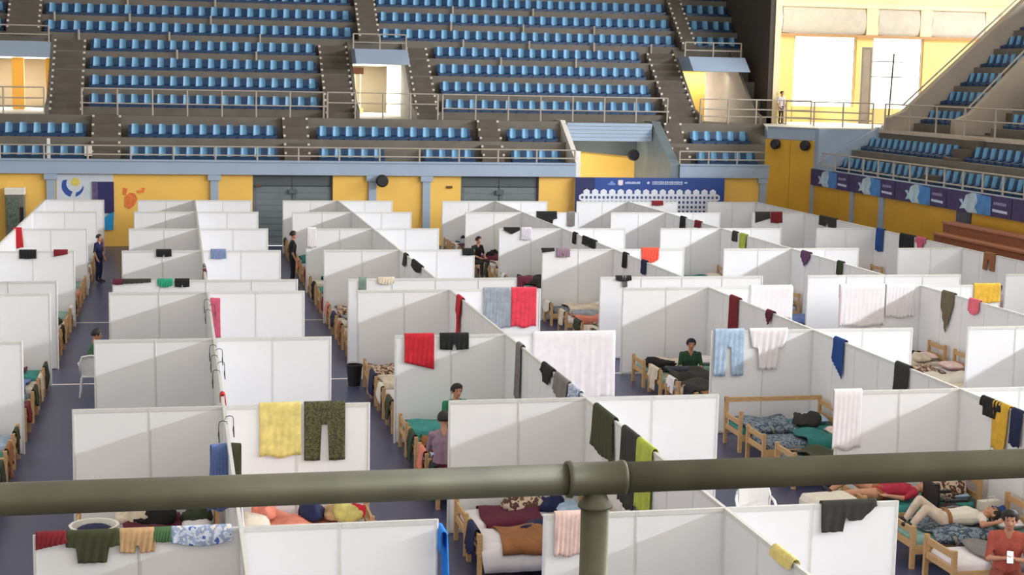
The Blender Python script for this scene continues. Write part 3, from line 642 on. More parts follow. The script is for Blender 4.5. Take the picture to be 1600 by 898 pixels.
# front rows
HR('A', 9, 56, 104, 22, 'dark red cloth over the wall under the handrail, at its left end', DRED, 'rslant')
HR('A', 9, 103, 186, 46, 'olive green shirt hung over the front wall between dark red and tan clothes', OLV, 'shirt', back=.1)
HR('A', 9, 187, 242, 34, 'tan shorts hung over the front wall beside the olive shirt', TAN, 'shorts')
HR('A', 9, 240, 268, 17, 'narrow green cloth beside the tan shorts', fab('leaf_green', 74, 110, 74))
HR('A', 9, 267, 362, 26, 'blue and white checked cloth over the front wall', CHECK, 'swag')
HS('A', 0, 0, 40, 'white cloth draped over the lengthwise wall just under the handrail', WHT, side=1, yc=16.6, width=.5)
HR('A', 8, 405, 470, 82, 'pale yellow towel hung on the wall left of camouflage trousers', YLW, amp=.012)
HR('A', 8, 475, 539, 90, 'camouflage trousers hung over the wall beside a yellow towel', CAMO, 'trousers', amp=.01)
HR('B', 9, 866, 908, 66, 'pale pink towel at the left end of the front wall beside the handrail post', ROSE, 'towel')
HR('B', 9, 1282, 1368, 44, 'dark olive garment with ragged outline on the right front wall', CHAR, 'ragged')
HR('B', 7, 632, 678, 54, 'bright red towel with a slanted hem on a wall above the seated people', RED, 'slant')
HR('B', 7, 687, 732, 24, 'black shorts hung beside the bright red towel', BLK, 'shorts')
HR('B', 7, 832, 961, 108, 'large white bed sheet hung over a wall end', WHT, amp=.035, nf=5)
HR('B', 6, 755, 797, 62, 'grey striped towel hung left of a coral red towel', GRYT, amp=.02, nf=4)
HR('B', 6, 799, 838, 60, 'coral red towel hung right of the grey striped towel', fab('coral_red', 222, 62, 82), amp=.014)
HR('C', 7, 1116, 1162, 72, 'light blue jeans hung over the left end of a wall', SKY, 'trousers')
HR('C', 7, 1170, 1230, 62, 'white blouse hung beside light blue jeans', WHT, 'shirt', amp=.03, taper=.85)
HR('C', 8, 1302, 1346, 92, 'white towel wrapped over the left end of a beige lit wall', WHT, amp=.008)
HR('C', 6, 1172, 1237, 52, 'white cloth hung on the right end of a wall behind a dark red shirt', WHT, nf=4)
HR('D', 6, 1312, 1382, 64, 'white curtain like sheet hung on a wall, left of two', WHT, nf=5, amp=.03)
HR('D', 6, 1384, 1428, 50, 'white curtain like sheet hung on a wall, right of two', WHT, nf=4, amp=.03)
HR('D', 6, 1521, 1562, 28, 'mustard yellow towel at the right end of a wall', MUST)
HR('B', 5, 561, 572, 30, 'narrow grey green cloth near a wall end', fab('grey_green', 128, 146, 138))
HR('B', 5, 590, 616, 9, 'small beige cloth lying over a wall top', BEI, 'swag')
HR('B', 5, 808, 832, 14, 'dark maroon bundle over the right end of a wall', MAR, 'ragged')
HR('B', 4, 722, 741, 9, 'small black cloth at a wall corner', BLK)
HR('A', 5, 176, 192, 6, 'crimson cloth at the left end of a wall', MAR)
HR('A', 5, 192, 236, 5, 'thin dark grey cloth lying along a wall top', CHAR, 'rslant')
HR('A', 5, 246, 270, 11, 'teal green cap shaped cloth on a wall top', fab('sea_green', 40, 150, 118), 'swag')
HR('A', 5, 273, 296, 11, 'black cloth beside the teal one on a wall top', BLK, 'shorts')
HR('A', 4, 244, 268, 10, 'small black shorts on a far wall of the second block', BLK, 'shorts')
HR('A', 4, 329, 353, 13, 'faded blue cloth on a far wall right of the black shorts', fab('faded_blue', 116, 134, 172))
HR('Z', 3, 20, 34, 30, 'coral red towel at the left edge over a wall end', RED, taper=1.3)
HR('Z', 4, 30, 57, 12, 'small black towel on a wall at the left edge', BLK)
HR('Z', 4, 84, 106, 9, 'dark red cloth on a wall at the left edge beside a black towel', DRED, 'rslant')
HR('C', 2, 838, 870, 24, 'black shirt hung on a far wall of the fourth block', BLK, 'shirt')
HR('C', 2, 886, 898, 22, 'narrow grey cloth beside a black shirt far back', GRYW)
HR('C', 3, 787, 812, 9, 'small black cloth on a wall left of a white towel', BLK, 'point')
HR('C', 3, 814, 830, 18, 'pale lilac towel on a far wall beside a small black cloth', fab('pale_lilac', 214, 208, 220))
HR('C', 4, 869, 890, 13, 'mauve cloth on a wall top of the fourth block', LIL, 'shorts')
HR('C', 4, 846, 866, 5, 'black cloth at the left end of a wall, beside a mauve one', BLK, 'rslant')
HR('C', 4, 1002, 1029, 22, 'orange red shirt bright against far white walls', ORANGE, 'swag')
HR('C', 5, 962, 986, 7, 'black strap like cloth over a wall top', BLK, 'swag')
HR('C', 5, 972, 979, 16, 'thin grey cloth below a black strap', GRYW)
HR('E', 2, 1204, 1222, 16, 'crimson towel on a far wall near the yellow corner', DRED)
HR('E', 2, 1180, 1203, 16, 'dark grey cloth beside a crimson towel near the yellow corner', CHAR, 'rslant')
HR('D', 1, 1018, 1036, 6, 'dark red strip on the rearmost wall before the backdrop', DRED)
HR('B', 3, 480, 494, 30, 'white towel near a far wall end', WHT)
# lengthwise walls
def hang_out(y, side, width, top, drop, label, m, **kw):
    d_ = drape('hanging_laundry', label, 'laundry', m, (SP['A']+side*(.03+width/2), y, PANEL_H-top), (1, 0, 0), (0, -1, 0), width, drop, back=drop*.9, off=.03, **kw)
    d_.rotation_euler = (0, 0, side*-.35); return d_
hang_out(32.2, 1, .2, .05, .8, 'magenta pink towel hanging on the lengthwise wall, narrow and long', MAG, taper=1.3, amp=.02)
hang_out(19.3, -1, .2, .06, .8, 'faded blue towel on the left side of a lengthwise wall above the handrail', BLU2, taper=1.7, amp=.02)
hang_out(19.4, 1, .12, .08, .7, 'dark olive towel on the right side of a lengthwise wall above the handrail', OLV, taper=1.5, amp=.02)
HS('A', 0, 0, 34, 'small red cloth on the lengthwise wall above the yellow towel', RED, side=1, yc=22.2, width=.2)
HS('A', 0, 0, 40, 'dark red towel hanging left of a lengthwise wall far back', DRED, side=-1, yc=36.6, width=.3)
HS('A', 0, 0, 26, 'grey cloth hanging right of a lengthwise wall far back', GRYW, side=1, yc=37.5, width=.5)
HS('B', 712, 728, 56, 'red shirt with pale stripe hanging from a lengthwise wall', RED, 'shirt', width=.55)
HS('B', 804, 824, 84, 'grey trousers hanging from a lengthwise wall beside the bed sheet', GRYW, 'towel', width=.35)
HS('B', 850, 866, 24, 'black shirt folded over a lengthwise wall below the bed sheet', BLK, 'shirt')
HS('B', 870, 890, 32, 'grey cloth folded over a lengthwise wall beside a black shirt', GRYW, 'swag')
HS('B', 893, 908, 20, 'blue and white cloth low on a lengthwise wall beside a grey one', CHECK)
HS('B', 932, 962, 66, 'dark olive jacket hanging from a lengthwise wall behind the handrail joint', OLV, 'towel', taper=1.2)
HS('B', 976, 1000, 118, 'black towel hanging behind the handrail right of its joint', CHAR, width=.7)
HS('B', 1002, 1022, 108, 'lime green towel hanging beside a black towel behind the handrail', LIME, width=.65)
HS('B', 1212, 1244, 14, 'pale yellow cloth low on the front lengthwise wall at the bottom edge', YLW, 'swag')
HS('B', 630, 640, 18, 'dark grey cloth on a lengthwise wall, third block far back', CHAR, width=.4)
HS('B', 646, 660, 12, 'black bundle on a lengthwise wall, third block far back', BLK, 'swag')
HS('C', 1140, 1160, 54, 'dark red shirt hanging from a lengthwise wall of the fourth block', DRED, width=.55)
HS('C', 1198, 1212, 20, 'mauve red cloth on a lengthwise wall beside white laundry', MAR, 'point', width=.35)
HS('C', 1304, 1324, 58, 'dark blue towel hanging on a lengthwise wall of the fourth block', ROY, 'rslant', width=.45)
HS('C', 1402, 1424, 42, 'black jacket hanging on a lengthwise wall right of the blue towel', CHAR, 'slant', width=.5)
HS('C', 1536, 1570, 24, 'black vest folded over the lengthwise wall at the right edge', BLK, 'shirt', width=.6)
HS('C', 1552, 1584, 72, 'yellow and navy striped shorts hanging at the right edge', MUST, 'towel', width=.45, taper=.8)
HS('C', 1586, 1600, 54, 'navy cloth hanging beside yellow shorts at the right edge', NVY, width=.3)
HS('C', 896, 903, 16, 'narrow black cloth on a lengthwise wall of the fourth block far back', BLK, width=.35)
HS('C', 912, 932, 12, 'black underwear pair on a lengthwise wall of the fourth block far back', BLK, 'shorts')
HS('C', 974, 983, 22, 'tall black cloth on a lengthwise wall below the orange shirt', BLK, width=.35)
HS('C', 1003, 1013, 20, 'navy cloth on a lengthwise wall below the orange shirt', NVY, width=.4)
HS('D', 1062, 1075, 20, 'black towel on a lengthwise wall of the fifth block far back', BLK, width=.5)
HS('D', 1086, 1098, 10, 'dark red cloth on a lengthwise wall of the fifth block far back', DRED, 'shorts', width=.6)
HS('D', 1146, 1154, 14, 'dark grey cloth left of a lime towel', CHAR, width=.4)
HS('D', 1156, 1170, 22, 'lime yellow towel on a lengthwise wall of the fifth block', LIME, width=.55)
HS('D', 1254, 1268, 22, 'purple cloth hanging on a lengthwise wall of the fifth block', PUR, 'point', width=.6)
HS('D', 1310, 1319, 20, 'dark green narrow cloth on a lengthwise wall of the fifth block', DGR, width=.35)
HS('D', 1472, 1496, 62, 'brown and grey trousers hanging on a lengthwise wall of the fifth block', fab('olive_brown', 112, 104, 84), 'point', width=.55)
HS('D', 1514, 1536, 22, 'round pink cap like cloth on a lengthwise wall beside the mustard towel', PINK, 'swag', width=.45)
HS('E', 1282, 1308, 14, 'dark grey garment over the outer lengthwise wall below the corner', CHAR, 'shorts')
HS('E', 1370, 1384, 34, 'bright blue towel over the outer lengthwise wall below a grey column', ROY, width=.55)
HS('E', 1408, 1430, 26, 'black square towel on the outer lengthwise wall', BLK)
HS('E', 1433, 1448, 16, 'rose pink cloth beside a black square towel on the outer wall', MAG, 'shirt')
HS('E', 1545, 1552, 26, 'brown trousers hanging on the outer lengthwise wall', BRN, 'trousers', width=.6)
# cloth hanging off the end post of the front wall of the second block
xe = SP['A']+2.0
drape('hanging_laundry', 'bright blue cloth hanging off a wall end beside the made beds', 'laundry', AZU, (xe+.05, ROW[9], PANEL_H-.12), (0, 1, 0), (1, 0, 0), .34, .9, 'towel', back=.2, amp=.05, nf=2, taper=1.3, seed=3)

# wire coat hangers hooked on the lengthwise wall of the second block
hanger = None
for i, (y, s_) in enumerate(((31.6, -1), (30.9, 1), (30.2, -1), (26.2, -1), (25.8, 1), (25.2, -1), (24.6, 1), (23.9, -1), (20.6, 1), (20.3, -1))):
    t = thing('coat_hanger', 'empty dark coat hanger hooked on the lengthwise wall of the second block', 'hanger', (SP['A']+s_*.05, y, PANEL_H), 0, 'coat hangers on the second block')
    if hanger is None:
        h1 = MB().path([(-.06, 0, .0), (-.05, 0, .03), (0, 0, .045), (.04, 0, .03), (.05, 0, -.02), (.05, 0, -.1)], .006).mesh('hook', BLACK)
        h2 = MB().path([(.05, -.2, -.2), (.05, 0, -.1), (.05, .2, -.2)], .008).mesh('shoulder_bar', BLACK); h3 = MB().path([(.05, -.2, -.2), (.05, .2, -.2)], .006).mesh('cross_bar', BLACK); hanger = (h1, h2, h3)
    for nm_, me in zip(('hook', 'shoulder_bar', 'cross_bar'), hanger):
        o = inst(nm_, me, t); o.scale = (s_, 1, 1)

# ------------------------------------------------------------------ beds
BL, BWD, MT = 1.88, .82, .42
def bed_meshes():
    d = {}
    d['post_low'] = MB().box(-.03, .03, -.03, .03, 0, .6).mesh('post', PINE); d['post_high'] = MB().box(-.03, .03, -.03, .03, 0, .8).mesh('post', PINE)
    d['rail'] = MB().box(.03, BL-.03, -.015, .015, .2, .32).mesh('side_rail', PINE)
    d['board'] = MB().box(-.015, .015, -BWD/2+.03, BWD/2-.03, 0, .09).mesh('board', PINE)
    d['slat'] = MB().box(-.04, .04, -BWD/2+.02, BWD/2-.02, .24, .26).mesh('slat', PINE)
    return d
BM = bed_meshes()
mattress_cache = {}; BEDS = []
def bed(x, y, dirx, label, sheet, slats=False):
    """foot end at x beside the aisle, head end towards the lengthwise wall"""
    BEDS.append((x, y, dirx))
    t = thing('pine_bed', label, 'bed', (x, y, 0), 0 if dirx > 0 else math.pi, 'pine beds in the cells')
    for px_, me in ((.03, 'post_low'), (BL-.03, 'post_high')):
        for s_ in (-1, 1): inst('post', BM[me], t, (px_, s_*(BWD/2-.03), 0))
    for s_ in (-1, 1): inst('side_rail', BM['rail'], t, (0, s_*(BWD/2-.03), 0))
    for z in (.48, .28): inst('foot_board', BM['board'], t, (.03, 0, z))
    for z in (.68, .46): inst('head_board', BM['board'], t, (BL-.03, 0, z))
    if sheet not in mattress_cache:
        mattress_cache[sheet] = smooth(MB().rbox(.07, BL-.07, -BWD/2+.05, BWD/2-.05, .26, MT, .04).mesh('mattress', MATS[sheet]))
    inst('mattress', mattress_cache[sheet], t)
    if slats:
        for i in range(8): inst('slat', BM['slat'], t, (.15+i*.22, 0, 0))
    return t
def spread(label, m, x, y, dirx, u0, u1, hang=.16, z=MT, seed=0, rough=.03, w_=BWD, cat='blanket', name='blanket'):
    rnd = random.Random(seed*13+5); ph = [rnd.random()*6 for _ in range(6)]
    P = []; nu, nv = 18, 12; hw = w_/2-.04
    for j in range(nv+1):
        v = -1+2*j/nv; row = []
        for i in range(nu+1):
            u = u0+(u1-u0)*i/nu
            L = hw+hang; d = v*L
            lift = .012 if cat == 'sheet' else .034
            if abs(d) <= hw: yy, zz = d, z+lift
            else: yy, zz = math.copysign(hw+(.05 if cat == 'sheet' else .075), d), z+lift-(abs(d)-hw)
            nz = rough*(.5+.5*math.sin(4.1*u*2+ph[0]+2.3*d*2)+.4*math.sin(9*u+ph[1]-6*d))
            if abs(d) <= hw: zz += max(0, nz)
            else: yy += math.copysign(.02*abs(math.sin(11*u+ph[2])), d); zz = max(zz+nz*.3, .06)
            row.append((u+(.03*math.sin(6*d+ph[3]) if i in (0, nu) else 0), yy, zz))
        P.append(row)
    b = MB(); b.grid(P); o = b.obj(name, m, None, (x, y, 0), smooth=True, rotz=0 if dirx > 0 else math.pi)
    md = o.modifiers.new('thickness', 'SOLIDIFY'); md.thickness = .014; md.offset = 1
    return tag(o, label, cat, 'bedding on the pine beds')
PILLOW = {}
def pillow(label, m, x, y, dirx, u, v=0, z=MT, rz=0, s=1.0, name='pillow', cat='pillow'):
    P = []; nu, nv = 10, 8; T = []; B_ = []
    for j in range(nv+1):
        a = -1+2*j/nv; r1 = []; r2 = []
        for i in range(nu+1):
            b_ = -1+2*i/nu; h = .075*(max(0, 1-a**4)*max(0, 1-b_**4))**.5; k_ = 1-.08*(1-abs(a*b_))*0
            r1.append((.19*a*k_, .29*b_*k_, .075+h)); r2.append((.19*a*k_, .29*b_*k_, .075-h))
        T.append(r1); B_.append(r2[::-1])
    b = MB(); b.grid(T); b.grid(B_); dx = u if dirx > 0 else -u
    o = b.obj(name, m, None, (x+dx, y+v, z+.01), smooth=True, rotz=rz); o.scale = (s, s, s)
    return tag(o, label, cat, 'bedding on the pine beds')
SHEETS = [('fabric_white', WHT, 'white'), ('fabric_teal', TEAL, 'teal'), ('fabric_cream', CRM, 'cream'), ('fabric_light_blue', SKY, 'light blue'), ('fabric_floral', FLORAL, 'floral grey'), ('fabric_mint', MINT, 'mint')]
BLKS = [(BRN, 'brown'), (BLU2, 'blue'), (CHAR, 'charcoal'), (MAR, 'maroon'), (TEALD, 'deep teal'), (BEI, 'beige'), (CORAL, 'coral'), (GRYT, 'grey'), (FLORAL, 'floral'), (BROWNP, 'brown printed')]
PLW = [(WHT, 'white'), (CRM, 'cream'), (SKY, 'light blue'), (ROSE, 'rose')]
FOOTC = [(CRM, 'cream'), (BRN, 'brown'), (DRED, 'dark red'), (DGR, 'dark green'), (BLK, 'black'), (BEI, 'beige'), (NVY, 'navy'), (WHT, 'white'), (CORAL, 'coral'), (OLV, 'olive')]
def cell_beds(bk, r, side, ys, seed, plan=None):
    """beds of the half cell in front of cross wall r (towards the camera), feet at the aisle"""
    foot = SP[bk]+side*1.97; dirx = -side
    rnd = random.Random(seed)
    for i, y in enumerate(ys):
        sh = SHEETS[rnd.randrange(len(SHEETS))]; bl = BLKS[rnd.randrange(len(BLKS))]; pl = PLW[rnd.randrange(len(PLW))]; u0 = .1+.5*rnd.random(); cover = True
        if plan and i in plan:
            pp = plan[i]; sh = pp.get('sheet', sh); bl = pp.get('bl', bl); u0 = pp.get('u0', u0); cover = pp.get('cover', True); pl = pp.get('pl', pl)
        where = '%s cell from back, %s' % (ORD[r], BW[bk])
        near = r >= 5
        bed(foot, y, dirx, 'pine bed, %s mattress, %s in %s' % (sh[2], ORD[i+1], where), sh[0], near)
        if cover: spread('%s blanket, %s bed of %s' % (bl[1], ORD[i+1], where), bl[0], foot, y, dirx, u0, u0+.75+.3*rnd.random(), hang=.1+.12*rnd.random(), seed=seed*7+i, rough=.03+.05*rnd.random())
        r2 = random.Random(seed*31+i*7)
        if r2.random() < .62 and not (bk == 'C' and r >= 7):
            cm, cn = FOOTC[r2.randrange(len(FOOTC))]
            drape('foot_cloth', '%s foot cloth, %s bed of %s' % (cn, ORD[i+1], where), 'cloth', cm, (foot+dirx*.03, y+.08*(r2.random()-.5), .575), (0, 1, 0), (-dirx, 0, 0), .34+.34*r2.random(), .2+.26*r2.random(), ('towel', 'shirt', 'swag', 'ragged', 'rslant')[r2.randrange(5)], back=.08, off=.034, amp=.03, seed=i, group='cloths over the footboards')
        pillow('%s pillow, %s bed of %s' % (pl[1], ORD[i+1], where), pl[0], foot, y, dirx, BL-.3, 0)
S = {s_[2]: s_ for s_ in SHEETS}; Bk = {b_[1]: b_ for b_ in BLKS}
def ysof(r, n, first=.55, step=None):
    L = ROW[r]-ROW[r+1]; step = step or (L-1.1)/max(1, n-1); return [ROW[r]-first-step*i for i in range(n)]
# third block, left halves
cell_beds('B', 8, -1, [20.75, 19.75], 81, {0: dict(sheet=S['white'], bl=(MAR, 'maroon'), u0=.3), 1: dict(sheet=S['white'], bl=(BRN, 'brown orange'), u0=.35)})
spread('second white sheet hanging over the side of the nearest bed by the handrail', WHT, SP['B']-1.97, 19.75, 1, .08, 1.7, hang=.34, z=MT-.004, seed=5, rough=.012, cat='sheet', name='bed_sheet')
spread('white sheet hanging over the bed behind the nearest one by the handrail', WHT, SP['B']-1.97, 20.75, 1, .1, 1.5, hang=.3, z=MT-.004, seed=6, rough=.012, cat='sheet', name='bed_sheet')
cell_beds('B', 7, -1, [26.45, 25.35, 24.2, 23.1], 71, {0: dict(sheet=S['teal'], bl=(TEAL, 'teal'), u0=.1), 1: dict(sheet=S['teal'], bl=(TEALD, 'deep teal'), u0=.2), 2: dict(sheet=S['light blue'], bl=(SKY, 'pale blue'), u0=.1), 3: dict(bl=(BRN, 'brown'))})
cell_beds('B', 6, -1, [31.9, 30.7, 29.5, 28.2], 61, {0: dict(sheet=S['cream'], bl=(BROWNP, 'brown printed'), u0=.1), 1: dict(bl=(BEI, 'beige'))})
for r in (1, 2, 3, 4): cell_beds('B', r, -1, ysof(r, 4), 10+r)
# fourth block
cell_beds('C', 8, -1, [20.85, 19.3, 18.15], 88, {0: dict(sheet=S['teal'], bl=(CHAR, 'charcoal'), cover=False), 1: dict(sheet=S['mint'], bl=(FLORAL, 'floral'), u0=.3), 2: dict(sheet=S['white'], bl=(GRYW, 'warm grey'), u0=.5)})
cell_beds('C', 7, -1, [26.0, 24.85, 23.5], 78, {0: dict(sheet=S['teal'], bl=(FLORAL, 'floral'), u0=.1), 1: dict(sheet=S['floral grey'], bl=(TEALD, 'deep teal'), u0=.8), 2: dict(bl=(OLV, 'olive brown'), u0=.3)})
t = [o for o in COL.objects if o.name.startswith('pine_bed') and o.parent is None and abs(o.location.y-26.0) < .01 and o.location.x > 9][0]
MB().box(.0, BL, BWD/2-.05, BWD/2-.01, .76, .84).obj('back_rail', PINE, t); MB().box(0, .07, BWD/2-.06, BWD/2, .6, .86).obj('post_extension', PINE, t); MB().box(0, .07, -BWD/2, -BWD/2+.06, .6, .74).obj('post_extension', PINE, t)
cell_beds('C', 6, -1, [31.9, 30.7, 29.5, 28.4], 68, {0: dict(bl=(BEI, 'beige')), 1: dict(bl=(CHAR, 'charcoal'), u0=.3), 2: dict(bl=(CHAR, 'black'), u0=.2), 3: dict(bl=(BRN, 'brown'))})
for r in (1, 2, 3, 4): cell_beds('C', r, -1, ysof(r, 4), 30+r)
# fifth and sixth
cell_beds('D', 6, -1, [31.9, 30.7, 29.6, 28.3], 96, {2: dict(bl=(CRM, 'cream')), 1: dict(bl=(BROWNP, 'brown printed'))})
for r in (2, 3, 4): cell_beds('D', r, -1, ysof(r, 3), 40+r)
for r in (3, 4): cell_beds('E', r, -1, ysof(r, 3), 50+r)
# block at the left edge, right halves
cell_beds('Z', 7, 1, [26.4, 25.2, 24.0, 22.7], 21, {0: dict(sheet=S['light blue'], bl=(SKY, 'pale blue')), 1: dict(sheet=S['teal'], bl=(BEI, 'beige')), 2: dict(bl=(SKY, 'pale blue'), u0=.2)})
cell_beds('Z', 6, 1, [32.3, 31.1, 29.9, 28.4], 22, {3: dict(sheet=S['teal'], bl=(SKY, 'pale blue'), u0=.2)})
for r in (1, 2, 3, 4): cell_beds('Z', r, 1, ysof(r, 4), 23+r)
# second block: only the bedding just behind the front wall can be seen
cell_beds('A', 8, -1, [20.8, 18.3], 31, {0: dict(sheet=S['white'], bl=(MAR, 'maroon'), u0=.6), 1: dict(sheet=S['cream'], bl=(DGR, 'dark green'), u0=.9)})
cell_beds('A', 8, 1, [20.8, 19.8], 32, {0: dict(sheet=S['white'], bl=(CORAL, 'coral'), u0=.5), 1: dict(sheet=S['white'], bl=(MUST, 'mustard'), u0=.15)})

# ------------------------------------------------------------------ things around the beds
def on_floor(px, py): p = onZ(px, py, 0); return p
t = thing('waste_bin', 'black waste bin at the aisle end of a cell beside a printed blanket', 'bin', (3.62, 32.45, 0))
ringz = lambda r, z, n=14, cx=0, cy=0: [(cx+r*math.cos(i*2*math.pi/n), cy+r*math.sin(i*2*math.pi/n), z) for i in range(n)]
MB().loft([ringz(.13, 0), ringz(.17, .42), ringz(.15, .42), ringz(.12, .05)], True).obj('bin_body', BLACK, t, smooth=False); MB().loft([ringz(.18, .41), ringz(.18, .45), ringz(.15, .45), ringz(.15, .41)], False).obj('rim', BLACK, t)
p = onZ(147, 818, .75)
t = thing('laundry_tub', 'white plastic tub with blue washing standing behind the front wall', 'tub', (p.x, p.y, 0))
MB().loft([ringz(.22, .42), ringz(.3, .72), ringz(.32, .74), ringz(.28, .74), ringz(.2, .46)], True).obj('tub_body', WHITEP, t); MB().ball((0, 0, .64), .25, .25, .1).obj('washing', NVY, t, smooth=True)
MB().box(-.25, .25, -.2, .2, .38, .42).obj('stool_top', PINE, t)
for sx in (-.2, .2):
    for sy in (-.16, .16): MB().box(sx-.02, sx+.02, sy-.02, sy+.02, 0, .38).obj('stool_leg', PINE, t)
def plastic_chair(x, y, rz, label):
    t = thing('plastic_chair', label, 'chair', (x, y, 0), rz, 'white plastic chairs')
    m = mat('white_plastic', c(235, 235, 235), .35, .03, 4)
    MB().rbox(-.22, .22, -.22, .22, .4, .44, .015).obj('seat', m, t)
    P = [[(-.21+.42*i/6, .22+.06*j/4-.04*(abs(i-3)/3)**2, .44+.4*j/4-.05*(abs(i-3)/3)**2*(j/4)) for i in range(7)] for j in range(5)]
    for k_ in (0, 2, 4): MB().grid([r[k_:k_+3] if k_ < 4 else r[4:7] for r in P]).obj('back_slat', m, t, smooth=True)
    MB().path([(-.22, .22, .44), (-.23, .27, .7), (-.18, .3, .84), (0, .31, .87), (.18, .3, .84), (.23, .27, .7), (.22, .22, .44)], .022).obj('back_frame', m, t, smooth=True)
    for s_ in (-1, 1):
        MB().path([(s_*.24, .24, .66), (s_*.27, .0, .66), (s_*.27, -.18, .64), (s_*.25, -.22, .42)], .02).obj('armrest', m, t, smooth=True)
        for yy in (-.2, .2): MB().tube((s_*.2, yy, .42), (s_*.24, yy*1.15, 0), .022, .016).obj('leg', m, t)
plastic_chair(7.95, 20.25, R_(-15), 'white plastic armchair in the aisle behind the front wall')
tag(MB().rbox(-.2, .2, -.16, .16, 0, .06, .02).obj('red_cushion', fab('cushion_red', 190, 60, 50), None, (7.7, 20.15, .44)), 'red cushion on the white plastic armchair', 'cushion')
plastic_chair(-1.72, 32.0, R_(180), 'white plastic armchair at the left aisle under a seated man')
# wheelchair
p = Vector((10.55, 20.5, 0))
t = thing('wheelchair', 'dark folding wheelchair between two beds at the lower right', 'wheelchair', (10.75, 20.07, 0), R_(90))
for s_ in (-1, 1):
    wh = MB(); wh.path([(s_*.29, .29*math.cos(i*2*math.pi/24), .3+.29*math.sin(i*2*math.pi/24)) for i in range(24)], .018, close=True); w_ = wh.obj('rear_wheel', mat('tyre_grey', c(120, 124, 126), .6), t, smooth=True)
    sp = MB()
    for i in range(8): sp.tube((s_*.29, 0, .3), (s_*.29, .28*math.cos(i*math.pi/4), .3+.28*math.sin(i*math.pi/4)), .005, n=4)
    sp.obj('spokes', ALU, w_)
    MB().path([(s_*.24, -.38, .08+.07*math.cos(0)), (s_*.24, -.45, .08), (s_*.24, -.38, .01), (s_*.24, -.31, .08), (s_*.24, -.38, .15)], .014).obj('caster', BLACK, t)
    MB().path([(s_*.24, .2, .9), (s_*.24, .18, .48), (s_*.24, -.3, .46), (s_*.24, -.38, .15)], .014).obj('frame_tube', BLACK, t); MB().rbox(s_*.25-.03, s_*.25+.03, -.25, .12, .64, .68, .01).obj('armrest', BLACK, t)
    MB().tube((s_*.24, .2, .9), (s_*.24, .32, .9), .018).obj('push_handle', BLACK, t)
MB().rbox(-.22, .22, -.3, .18, .45, .5, .015).obj('seat', BLACK, t); MB().rbox(-.22, .22, .17, .21, .5, .88, .015).obj('backrest', BLACK, t)
# soft bundles and boxes on or by the beds
def bundle(px, py, z, sx, sy, sz, m, label, name='cloth_bundle', cat='bundle', seed=0, rz=0):
    rnd = random.Random(seed); b = MB(); b.ball((0, 0, 0), 1, 1, 1, 28, 16)
    ph = [rnd.random()*6 for _ in range(6)]; vs_ = []
    for x, y, zz in b.v:
        k_ = 1+.16*math.sin(3.1*x+2.2*y+ph[0])+.12*math.sin(4.7*y-3.3*zz+ph[1])+.10*abs(math.sin(5.5*x+6*y+ph[2]))+.07*math.sin(11*x-9*y+7*zz+ph[3])
        h = max(0.0, zz+.25)/1.25; vs_.append((x*sx*k_, y*sy*k_, sz*1.5*h**.8*k_*(.8+.3*math.sin(2.6*x+ph[4])*math.cos(2.9*y+ph[5]))))
    b.v = vs_
    p = onZ(px, py, z); bx, by, bd = min(BEDS, key=lambda q: (q[0]+q[2]*.94-p.x)**2*.5+(q[1]-p.y)**2)
    lo, hi = sorted((bx+bd*(.12+sx), bx+bd*(BL-.12-sx))); p.x = min(max(p.x, lo), hi); p.y = min(max(p.y, by-.3), by+.3)
    return tag(b.obj(name, m, None, (p.x, p.y, z), smooth=True, rotz=rz), label, cat)
ZB = MT+.03
t = thing('padded_stool', 'cream padded stool at the foot of the bed behind the front wall', 'stool', (9.22, 20.55, 0), R_(6)); MB().rbox(-.4, .36, -.26, .26, .34, .6, .07).obj('cushion', CRM, t, smooth=False)
for sx in (-.32, .28):
    for sy in (-.18, .18): MB().box(sx-.025, sx+.025, sy-.025, sy+.025, 0, .34).obj('leg', PINE, t)
bundle(1528, 772, ZB, .3, .26, .26, BROWNP, 'heap of brown printed blanket against the right wall', seed=2)
bundle(1468, 775, ZB, .2, .16, .14, fab('slate', 96, 108, 112), 'slate grey bag on the bed behind the wheelchair', seed=3, name='soft_bag', cat='bag')
bundle(1574, 806, ZB, .13, .12, .12, ROY, 'small blue bag by the right wall behind the seated person', seed=4, name='soft_bag', cat='bag')
p = onZ(1543, 808, MT+.02); t = thing('paper_bag', 'white paper bag standing on the bed beside the printed heap', 'bag', (p.x, p.y, MT+.03), R_(8))
MB().prism([(-.15, 0), (.15, 0), (.16, .24), (-.15, .24)], 'y', -.06, .06).obj('bag_body', CRM, t); MB().path([(-.06, -.06, .24), (-.05, -.06, .31), (.05, -.06, .31), (.06, -.06, .24)], .006).obj('bag_handle', CRM, t)
bundle(1462, 556, ZB, .24, .18, .1, BLK, 'black sports bag on a bed of the fifth block', seed=5, name='sports_bag', cat='bag')
bundle(1445, 566, ZB, .2, .16, .12, BEI, 'beige bundle on a bed beside the black sports bag', seed=6)
bundle(1426, 550, ZB, .14, .14, .07, MAR, 'dark maroon cloth pile on a bed beside a wall end', seed=7)
bundle(1268, 668, ZB, .22, .2, .14, CHAR, 'charcoal backpack lying on the floral bed', seed=8, name='backpack', cat='bag')
bundle(1030, 572, ZB, .34, .22, .11, BLK, 'crumpled black blanket on a bed at the aisle', seed=9)
bundle(1060, 578, ZB, .3, .2, .08, fab('slate_dark', 66, 70, 78), 'dark slate jacket lying on the bed beside a black blanket', seed=10)
bundle(915, 492, ZB, .34, .24, .1, GRYT, 'crumpled grey bedding on a bed behind the red towel', seed=11)
bundle(664, 700, ZB, .16, .13, .08, BRN, 'small brown bundle on a bed between two seated people', seed=12)
